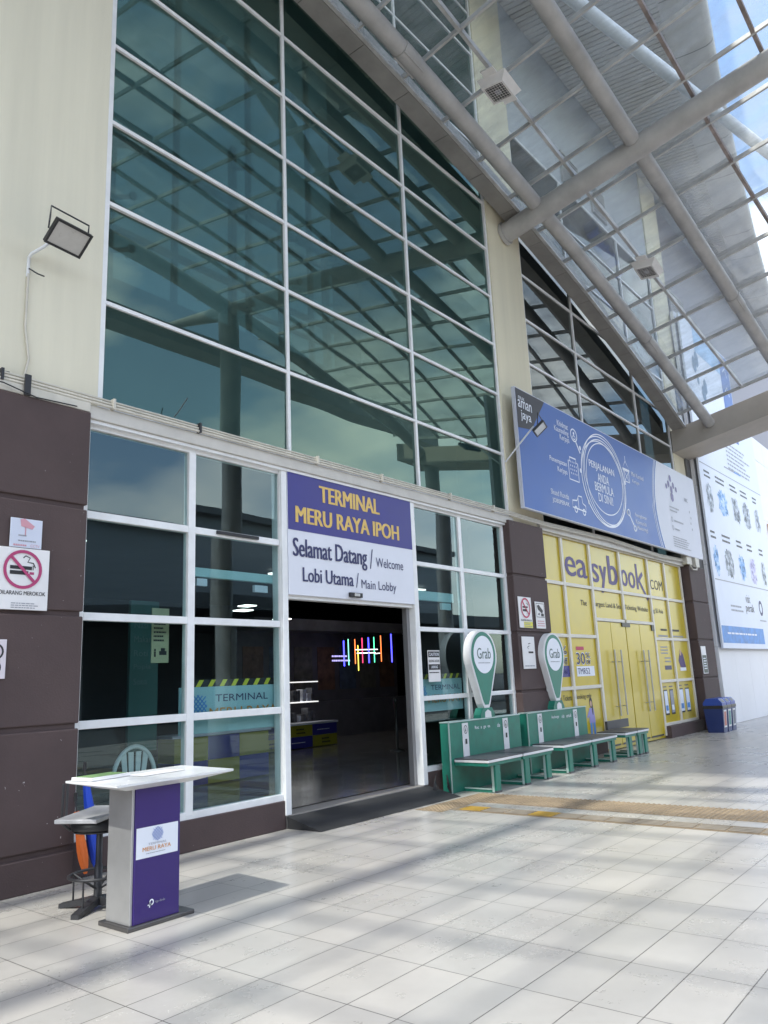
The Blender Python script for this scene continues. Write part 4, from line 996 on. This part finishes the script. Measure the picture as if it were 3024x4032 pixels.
while y < 5.6:
    mt = TACY if (y > 5.0 or 4.1 < y < 4.6) else TACG
    for x in (8.2, 8.27, 8.34, 8.41): m.cbox(x, x+.04, y+.008, y+.295, .0045, .012, mt, .003)
    y += .31
m.build('bars', t)

# ------------------------------------------------------------------ green benches
WSTR = mat('white bench strip', (0.72, 0.72, 0.74), .4, 0, .04)
BTOP = mat('dark slate seat', (0.06, 0.062, 0.07), .45, 0, .15, 4)
TRIM = mat('pale green edge trim', (0.45, 0.58, 0.55), .35, .3, .06)
def bench(x0, x1, back, words, pin, label, yb=6.44):
    t = thing('bench', ((x0+x1)/2, 6.2, 0), label, 'bench', 'green benches along the facade')
    if back:
        m = MB(); m.cbox(x0, x1, yb-.02, yb+.14, 0.0, .94, GREEN, .008); m.build('backrest', t)
        m = MB(); m.cbox(x0-.004, x1+.004, yb-.03, yb+.145, .941, .957, TRIM, .003); m.cbox(x0-.012, x0-.001, yb-.028, yb-.008, .0, .94, TRIM, .002); m.build('trim', t)
        for xs in (x0+.32, x1-.55):
            m = MB(); m.cbox(xs, xs+.15, yb-.032, yb-.021, .46, .92, WSTR, .002); m.quad(xs+.05, xs+.1, .63, .70, yb-.035, BLKP); m.ring(xs+.075, .83, .042, .055, .01, yb-.035, BLKP, 16); m.poly([(xs+.08, .87), (xs+.06, .825), (xs+.09, .825), (xs+.07, .79)], yb-.035, BLKP); m.build('charging_strip', t)
        m = MB()
        for s, a, b in words: m.text(s, a, b, .80, .86, yb-.024, LINEW)
        m.build('lettering', t)
    else:
        m = MB(); m.cbox(x0+.6, x1+.4, yb-.02, yb+.03, .46, .62, mat('dark bench back', (0.05, 0.05, 0.06), .5, 0, .05), .006); m.build('backrest', t)
    sx0, sx1 = x0+.07, x1-.03; y0 = 5.86
    m = MB(); mid = (sx0+sx1)/2
    for a, b in ((sx0, mid-.02), (mid+.02, sx1)):
        m.cbox(a, b, y0, yb-.03, .445, .462, BTOP, .004); m.cbox(a, b, y0-.004, yb-.03, .412, .444, WSTR, .003); m.cbox(a+.01, b-.01, y0+.012, yb-.03, .365, .411, GREEN, .004)
    m.build('seat', t)
    for lx in (sx0+.27, mid+.15, sx1-.13):
        m = MB()
        m.cbox(lx-.065, lx+.065, y0+.02, y0+.09, 0.0, .363, GREEN, .006)
        m.cbox(lx-.05, lx+.05, y0+.091, yb-.025, 0.0, .05, GREEN, .005)
        m.cbox(lx-.075, lx-.066, y0+.05, y0+.085, 0.01, .36, TRIM, .002)
        m.cbox(lx-.068, lx+.068, y0+.015, y0+.095, 0.0, .03, BTOP, .003)
        m.cbox(lx-.06, lx-.051, y0+.1, yb-.03, .038, .056, TRIM, .002)
        m.build('leg', t)
    if pin:
        cx, cz, r = pin, 1.885, .385
        out = []
        for k in range(33):
            a = R(-28)+R(236)*k/32; out.append((cx+r*math.cos(a), cz+r*math.sin(a)))
        out += [(cx-.11, 1.16), (cx-.06, 1.085), (cx+.06, 1.085), (cx+.11, 1.16)]
        m = MB(); m.prism(out, yb, yb+.12, WSTR); m.build('pin_sign', t)
        pin_o = t.children[-1]
        m = MB(); m.poly([(cx+(x-cx)*.9, cz+.0+(z-cz)*.925) for x, z in out], yb-.003, GREENF); m.ell(cx, cz+.01, .285, .285, yb-.006, LINEW, 40); m.text('Grab', cx-.19, cx+.2, cz-.055, cz+.11, yb-.009, mat('green grey lettering', (0.1, 0.16, 0.15), .5, 0, 0), .005); m.fakelines(cx-.17, cx+.2, cz-.13, cz-.1, 1, yb-.009, GRYP, 3); m.build('pin_face', t)
        m = MB(); m.prism([(cx-.2, .957), (cx+.2, .957), (cx+.2, 1.0), (cx+.13, 1.1), (cx-.13, 1.1), (cx-.2, 1.0)], yb-.01, yb+.12, GREEN); m.prism([(cx-.09, .96), (cx+.09, .96), (cx+.08, 1.04), (cx, 1.075), (cx-.08, 1.04)], yb-.016, yb-.011, WSTR); m.build('pin_base', t)
bench(9.27, 11.27, True, (('Rec  a  ge  ea', 9.93, 10.35), ('de', 10.56, 10.64)), 10.34, 'green bench nearest the doorway with a pin shaped sign on its back')
bench(11.52, 13.72, True, (('Recharge', 12.35, 12.62), ('ride', 12.72, 12.82), ('untuk', 12.9, 13.1)), 12.69, 'second green bench with pin shaped sign, standing before the middle pier')
bench(14.0, 15.25, False, (), None, 'far green bench with low dark back in front of the yellow shopfront')
m = MB()
for k in range(4): m.tube([(9.12+.02*k, 6.62, .18+.03*k), (9.05-.04*k, 6.5, .1), (9.0+.03*k, 6.42, .012), (9.2, 6.4, .012), (9.26, 6.5, .1+.05*k)], .007, BLACK, 6)
tag(m.build('loose_cable'), 'tangle of loose black cables on the ground beside the nearest bench', 'cable')

# ------------------------------------------------------------------ recycling bins
def recycling_bin(x0, pcol, label):
    x1 = x0+.35; y0, y1 = 5.85, 6.3
    t = thing('recycling_bin', ((x0+x1)/2, 6.07, 0), label, 'bin', 'recycling bins by the pier')
    m = MB(); b = .025
    v = [(x0+b, y0+.04, 0), (x1-b, y0+.04, 0), (x1-b, y1-.04, 0), (x0+b, y1-.04, 0), (x0, y0, .56), (x1, y0, .56), (x1, y1, .56), (x0, y1, .56)]
    m.add(v, [(3, 2, 1, 0), (0, 1, 5, 4), (1, 2, 6, 5), (2, 3, 7, 6), (3, 0, 4, 7), (4, 5, 6, 7)], BIND); m.build('body', t)
    m = MB(); m.cbox(x0-.012, x1+.012, y0-.012, y1+.012, .561, .635, BLACK, .01); m.build('rim', t)
    m = MB()
    pr = [(y0, .637), (y0, .70), (y0+.08, .80), (y1-.08, .80), (y1, .70), (y1, .637)]
    v = [(x, y, z) for x in (x0, x1) for y, z in pr]
    m.add(v, [[5, 4, 3, 2, 1, 0], [6, 7, 8, 9, 10, 11]]+[(k, (k+1) % 6, 6+(k+1) % 6, 6+k) for k in range(6)], BINB)
    ld = m.build('lid', t)
    m = MB(); m.add([(x0+.06, y0+.006, .712), (x1-.06, y0+.006, .712), (x1-.06, y0+.062, .783), (x0+.06, y0+.062, .783)], [(0, 1, 2, 3)], BLACK); m.build('slot', ld)
    m = MB()
    def fp(x, z): return (x, y0+.04*(1-z/.56)-.004, z)
    m.add([fp(x0+.06, .12), fp(x1-.06, .12), fp(x1-.06, .53), fp(x0+.06, .53)], [(0, 1, 2, 3)], PAPER)
    m.add([(a, q-.003, z) for a, q, z in (fp(x0+.09, .16), fp(x1-.09, .16), fp(x1-.09, .49), fp(x0+.09, .49))], [(0, 1, 2, 3)], pcol); m.build('poster', t)
recycling_bin(20.05, mat('salmon poster', (0.55, 0.2, 0.17), .5, 0, .2, 12), 'blue recycling bin with a red poster, nearest of the three')
recycling_bin(20.43, mat('sea green poster', (0.1, 0.3, 0.28), .5, 0, .3, 12), 'blue recycling bin with a green poster, middle of the three')
recycling_bin(20.81, mat('slate poster', (0.18, 0.2, 0.24), .5, 0, .3, 12), 'blue recycling bin with a grey poster beside the white wall')

# ------------------------------------------------------------------ white hoarding wall and big banner
t = thing('white_wall', (28, 6.5, 0), 'white panelled hoarding wall behind the tall banner at right', 'wall')
WW = mat('white hoarding', (0.8, 0.8, 0.82), .5, 0, .05, .6)
m = MB()
for i in range(12):
    for j in range(5):
        z0 = (0, 2.1, 4.4, 6.7, 9.0)[j]; z1 = (2.1, 4.4, 6.7, 9.0, 12.2 if i < 3 else 9.9)[j]
        m.cbox(22.62+1.5*i, 22.62+1.5*i+1.494, 6.5, 6.6, z0+.006, z1-.002, WW, .004)
m.build('panels', t)
m = MB(); m.box(22.3, 40.6, 6.61, 6.7, 0, 9.85, SOFFD); m.build('backing', t)
def photo_print(name, c1, c2, c3, sc_=4.0):
    m, n, l = new_mat(name); b = n['Principled BSDF']; b.inputs['Roughness'].default_value = .5
    g = n.new('ShaderNodeNewGeometry'); t = n.new('ShaderNodeTexNoise'); t.inputs['Scale'].default_value = sc_; t.inputs['Detail'].default_value = 6; t.inputs['Roughness'].default_value = .7
    r = n.new('ShaderNodeValToRGB'); e = r.color_ramp.elements; e[0].position = .36; e[0].color = (*c1, 1); e[1].position = .62; e[1].color = (*c3, 1)
    q = e.new(.47); q.color = (*c2, 1)
    l.new(g.outputs['Position'], t.inputs['Vector']); l.new(t.outputs['Fac'], r.inputs[0]); l.new(r.outputs[0], b.inputs['Base Color']); return m
PHB = photo_print('blue photo print', (0.01, 0.03, 0.08), (0.1, 0.32, 0.7), (0.6, 0.75, 0.9)); PHG = photo_print('grey photo print', (0.015, 0.02, 0.03), (0.2, 0.24, 0.3), (0.7, 0.76, 0.85), 5.0)
PHV = photo_print('violet photo print', (0.05, 0.04, 0.12), (0.4, 0.38, 0.65), (0.75, 0.76, 0.9), 5.0)
def patch(d, cx, cz, rx, rz, y, m, seed):
    rnd = random.Random(seed); pts = []
    for k in range(40):
        a = 2*math.pi*k/40; q = rnd.uniform(.72, 1.05)
        ca, sa = math.cos(a), math.sin(a); pts.append((cx+rx*q*math.copysign(abs(ca)**.7, ca), cz+rz*q*math.copysign(abs(sa)**.7, sa)))
    d.add([(cx, y, cz)]+[(x, y, z) for x, z in pts], [(0, 1+k, 1+(k+1) % 40) for k in range(40)], m)
def draw_big(d, y):
    Y2 = y-.003
    d.quad(22.7, 27.2, 2.2, 2.68, y, BLUP); d.fakelines(23.2, 26.6, 2.42, 2.54, 1, Y2, LINEW, 3)
    d.line([(22.7, 7.42), (29.6, 7.5)], .03, y, GRYP); d.line([(22.7, 3.98), (29.6, 4.02)], .03, y, GRYP)
    d.fakelines(25.8, 28.6, 7.75, 8.75, 7, y, GRYP, 5); d.line([(25.3, 7.75), (27.0, 7.78)], .05, y, GRYP); d.line([(26.4, 7.77), (27.2, 7.785)], .05, Y2, BLUP)
    for i, (a, b) in enumerate(((23.0, 23.6), (24.1, 25.1), (25.6, 26.4), (26.8, 27.7), (28.3, 28.9))):
        d.fakelines(a, b, 7.0, 7.28, 2, y, BLKP, i+7); bl = BLUP if i == 1 else GRYP
        patch(d, (a+b)/2, 6.42, (b-a)/2, .46, y, PHB if bl is BLUP else PHG, i)
        a2, b2 = a-.15, b-.25
        d.fakelines(a2, b2, 5.15, 5.45, 2, y, BLKP, i+17)
        patch(d, (a2+b2)/2, 4.55, (b2-a2)/2, .46, y, PHB if i in (0, 2) else (PHV if i == 3 else PHG), i+5)
    d.text('visit', 25.6, 26.1, 3.45, 3.7, y, BLKP); d.text('perak', 25.5, 26.45, 3.1, 3.42, y, BLKP, .02); d.fakelines(23.9, 25.2, 3.1, 3.35, 2, y, GRYP, 9); d.ring(27.3, 3.35, .18, .2, .1, y, NAVY, 16); d.fakelines(27.0, 28.0, 2.9, 3.0, 1, y, GRYP, 19)
    d.quad(26.5, 27.6, 8.95, 12.05, y, BANB); d.quad(23.8, 26.5, 11.2, 12.05, y, mat('pale cyan print', (0.35, 0.55, 0.8), .5, 0, .25, 2))
    for (a, z, s) in ((23.55, 10.7, .3), (23.85, 10.95, .3), (24.2, 9.9, .3), (24.45, 10.2, .28), (23.75, 10.25, .18)):
        d.poly([(a+s*.7*math.cos(math.pi/3*k+.5), z+s*math.sin(math.pi/3*k+.5)) for k in range(6)], Y2, mat('slate hexagon', (0.14, 0.24, 0.36), .5, 0, .1))
    for k in range(4): d.line([(26.8, 11.4-.7*k), (27.1, 11.6-.7*k), (27.25, 11.3-.7*k)], .05, Y2, LINEW)
tb = wall_sign('tourism_banner', 'tall white and blue tourism banner hung on the white wall at right', 'banner', 22.62, 29.6, 6.36, 2.05, 9.8, BANL, draw_big, .06, part='print')
m = MB(); m.cbox(22.62, 27.65, 6.362, 6.42, 9.801, 12.1, BANL, .003); m.build('panel', tb)
m = MB(); m.cbox(30.6, 32.2, 6.44, 6.495, 4.5, 6.6, mat('peach board', (0.65, 0.4, 0.2), .5, 0, .05), .005); tag(m.build('peach_board'), 'plain peach board on the white wall at the right edge', 'board')

# ------------------------------------------------------------------ podium counter
pod = thing('promo_counter', (3.45, 5.07, 0), 'violet promotional counter with slanted white top and steel side', 'counter')
m = MB(); m.cbox(3.205, 3.745, 4.885, 5.245, .0, .03, mat('dark steel plate', (0.12, 0.115, 0.115), .35, .6, .1), .006); m.build('base', pod)
m = MB(); m.cbox(3.235, 3.255, 4.915, 5.2, .031, .9, STEELB, .003); m.cbox(3.256, 3.61, 4.925, 5.19, .031, .9, STEELB, .003); m.build('column', pod)
d = MB(); d.cbox(3.257, 3.625, 4.905, 4.9245, .031, .898, PODP, .003); pf = d.build('front_panel', pod)
d = MB(); y = 4.902
d.quad(3.265, 3.605, .44, .64, y, LINEW); y -= .002
cx, cz = 3.435, .585; NAVB = mat('cobalt print', (0.03, 0.13, 0.5), .5, 0, 0)
for k in range(-2, 3):
    s = .036-.006*abs(k); d.line([(cx-s+k*.011, cz-s-k*.011), (cx+s+k*.011, cz+s-k*.011)], .0036, y, NAVB); d.line([(cx-s+k*.011, cz+s+k*.011), (cx+s+k*.011, cz-s+k*.011)], .0036, y-.001, NAVB)
d.text('TERMINAL', 3.36, 3.51, .519, .533, y, GRYP); d.text('MERU RAYA', 3.315, 3.545, .483, .51, y, ORNP, .02); d.fakelines(3.345, 3.51, .462, .472, 1, y, GRYP, 4)
d.text('tp-link', 3.425, 3.505, .135, .155, y, GRYP, .01); d.ring(3.395, .15, .014, .016, .009, y, LINEW, 14); d.line([(3.365, .135), (3.395, .135)], .008, y, LINEW); d.line([(3.38, .118), (3.38, .152)], .008, y, LINEW)
d.build('print', pf)
m = MB()
top = [(3.03, 4.78), (4.03, 4.80), (4.08, 5.5), (3.05, 5.47)]; low = [(3.16, 4.88), (3.68, 4.885), (3.7, 5.25), (3.18, 5.25)]
v = [(a, b, .955) for a, b in top]+[(a, b, .94) for a, b in top]+[(a, b, .9005) for a, b in low]
f = [(0, 1, 2, 3), (8, 11, 10, 9)]
for k in range(4): f += [(k, 4+k, 4+(k+1) % 4, (k+1) % 4), (4+k, 8+k, 8+(k+1) % 4, 4+(k+1) % 4)]
m.add(v, f, mat('glossy white top', (0.72, 0.73, 0.74), .25, 0, .03)); m.build('top', pod)
m = MB(); m.T = Matrix.Translation((3.24, 5.32, .958)) @ Matrix.Rotation(R(8), 4, 'Z')
m.cbox(-.17, .17, -.11, .11, 0, .012, PAPER, .002); m.cbox(-.165, .175, -.1, .115, .0125, .022, PAPER, .002); m.quad; m.add([(-.15, -.09, .0235), (.16, -.09, .0235), (.16, .1, .0235), (-.15, .1, .0235)], [(0, 1, 2, 3)], GRNP)
tag(m.build('brochure_stack'), 'stack of green and white brochures on the white counter top', 'brochures')
m = MB(); m.T = Matrix.Translation((3.62, 5.2, .958)) @ Matrix.Rotation(R(5), 4, 'Z'); m.add([(-.2, -.1, .002), (.2, -.1, .002), (.2, .1, .002), (-.2, .1, .002), (-.2, -.1, 0), (.2, -.1, 0), (.2, .1, 0), (-.2, .1, 0)], [(0, 1, 2, 3), (0, 4, 5, 1), (1, 5, 6, 2), (2, 6, 7, 3), (3, 7, 4, 0)], PAPER)
tag(m.build('paper_sheet'), 'plain white paper sheet on the middle of the counter top', 'paper')

# ------------------------------------------------------------------ stool
sx, sy = 3.45, 5.66
st = thing('bar_stool', (sx, sy, 0), 'black padded bar stool with foot ring behind the violet counter', 'stool')
LEA = mat('black vinyl', (0.02, 0.022, 0.027), .35, 0, .1, 6); IRON = mat('dark iron', (0.045, 0.045, 0.05), .45, .3, .2, 6)
m = MB(); m.lathe([(.17, .555), (.205, .565), (.212, .60), (.205, .63), (.18, .642), (.08, .648)], sx, sy, LEA, 28); m.build('seat', st)
m = MB(); m.lathe([(.03, .05), (.03, .3), (.024, .302), (.024, .55)], sx, sy, IRON, 16); m.lathe([(.19, .545), (.195, .555)], sx, sy, IRON, 24); m.build('post', st)
m = MB(); m.tube([(sx+.21*math.cos(a), sy+.21*math.sin(a), .235) for a in [2*math.pi*k/28 for k in range(28)]], .011, IRON, 8, closed=True)
for k in range(4):
    a = .5+math.pi/2*k; m.tube([(sx+.205*math.cos(a), sy+.205*math.sin(a), .235), (sx+.028*math.cos(a), sy+.028*math.sin(a), .14)], .008, IRON, 6); m.tube([(sx+.2*math.cos(a), sy+.2*math.sin(a), .235), (sx+.2*math.cos(a), sy+.2*math.sin(a), .045)], .007, IRON, 6)
m.build('foot_ring', st)
m = MB()
for k in range(4):
    a = .5+math.pi/2*k; c, s = math.cos(a), math.sin(a)
    q = lambda r, t, z: (sx+r*c-t*s, sy+r*s+t*c, z)
    m.add([q(.02, -.035, .03), q(.02, .035, .03), q(.3, .03, .0), q(.3, -.03, .0), q(.02, -.035, .085), q(.02, .035, .085), q(.3, .03, .03), q(.3, -.03, .03)], [(0, 1, 2, 3), (7, 6, 5, 4), (0, 4, 5, 1), (1, 5, 6, 2), (2, 6, 7, 3), (3, 7, 4, 0)], IRON)
m.build('foot', st)
m = MB(); m.tube([(sx-.17, sy+.12, .56), (sx-.24, sy+.13, .62), (sx-.235, sy+.13, .9)], .011, IRON, 8); m.tube([(sx-.1, sy+.19, .56), (sx-.14, sy+.25, .62), (sx-.135, sy+.25, .9)], .011, IRON, 8); m.build('back_rail', st)
m = MB(); m.T = Matrix.Translation((sx-.05, sy-.02, .652)) @ Matrix.Rotation(R(28), 4, 'Z') @ Matrix.Rotation(R(-2), 4, 'Y'); m.cbox(-.27, .27, -.17, .17, 0, .03, mat('taped grey box', (0.4, 0.4, 0.42), .4, .1, .25, 9), .006)
tag(m.build('flat_box'), 'flat grey taped box lying on the stool seat', 'box')
# folded umbrellas in the corner
def umbrella(top, tip, mt, rmax, label, handle):
    t = thing('folded_umbrella', tip, label, 'umbrella', 'umbrellas leaning by the pier')
    top, tip = Vector(top), Vector(tip); ax = tip-top
    n = 20; rows = 9; v = []
    d = ax.normalized(); u = d.cross(Vector((0, 1, 0))).normalized(); w2 = d.cross(u)
    for i in range(rows):
        tt = i/(rows-1); r0 = rmax*(0.5+.9*tt)*(1-tt**5*.85) if tt < .99 else .012
        for k in range(n):
            a = 2*math.pi*k/n; r = r0*(1+.22*math.cos(5*a+tt*2.0)); v.append(top+ax*(.12+.84*tt)+(u*math.cos(a)+w2*math.sin(a))*r)
    f = [(i*n+k, i*n+(k+1) % n, (i+1)*n+(k+1) % n, (i+1)*n+k) for i in range(rows-1) for k in range(n)]
    m = MB(); m.add(v, f, mt, True); m.build('canopy', t)
    m = MB(); m.tube([top-ax*.02, tip], .007, IRON, 6); m.build('shaft', t)
    m = MB()
    if handle:
        m.tube([top-ax*.02+Vector((0, 0, 0)), top+Vector((.0, 0, .12)), top+Vector((.03, 0, .22)), top+Vector((.09, -.01, .26)), top+Vector((.15, -.02, .22)), top+Vector((.16, -.02, .15))], .02, BLACK, 10)
    else: m.tube([top-ax*.02, top+Vector((0, 0, .08))], .016, BLACK, 8)
    m.build('handle', t)
umbrella((3.80, 6.5, .90), (3.9, 6.40, .05), mat('blue umbrella cloth', (0.012, 0.06, 0.5), .5, 0, .15, 8), .05, 'folded blue umbrella leaning in the corner behind the stool', False)
umbrella((3.70, 6.46, .66), (3.80, 6.42, .06), mat('orange umbrella cloth', (0.75, 0.16, 0.03), .5, 0, .1, 8), .038, 'folded orange umbrella leaning beside the blue one', False)

# ------------------------------------------------------------------ what the glass reflects: low shelter and far block across the road
t = thing('opposite_block', (15, -34, 0), 'long pale block across the road, seen only mirrored in the glass', 'building')
m = MB(); m.box(-60, 70, -46, -36, 0, 14.6, mat('hazy far block', (0.36, 0.39, 0.42), .8, 0, .06)); m.build('wall', t)
m = MB(); m.box(-62, 72, -47, -35.2, 14.6, 15.1, mat('far roof edge', (0.16, 0.17, 0.18), .7, 0, .06)); m.build('roof', t)
t = thing('bus_shelter', (15, -20, 0), 'dark roofed bus bay shelter across the forecourt, mirrored in the glass', 'shelter')
m = MB(); m.box(-40, 60, -24, -19, 5.3, 6.1, mat('dark shelter roof', (0.12, 0.13, 0.14), .6, 0, .05)); m.build('roof', t)
for k in range(12): m = MB(); m.cbox(-36+8*k, -35.6+8*k, -21.8, -21.4, 0, 5.3, STEEL, .02); m.build('post', t)
m = MB(); m.box(-40, 60, -24, -23.8, 0.0, 5.3, mat('shelter rear wall', (0.16, 0.17, 0.18), .7, 0, .3, .8)); m.build('wall', t)
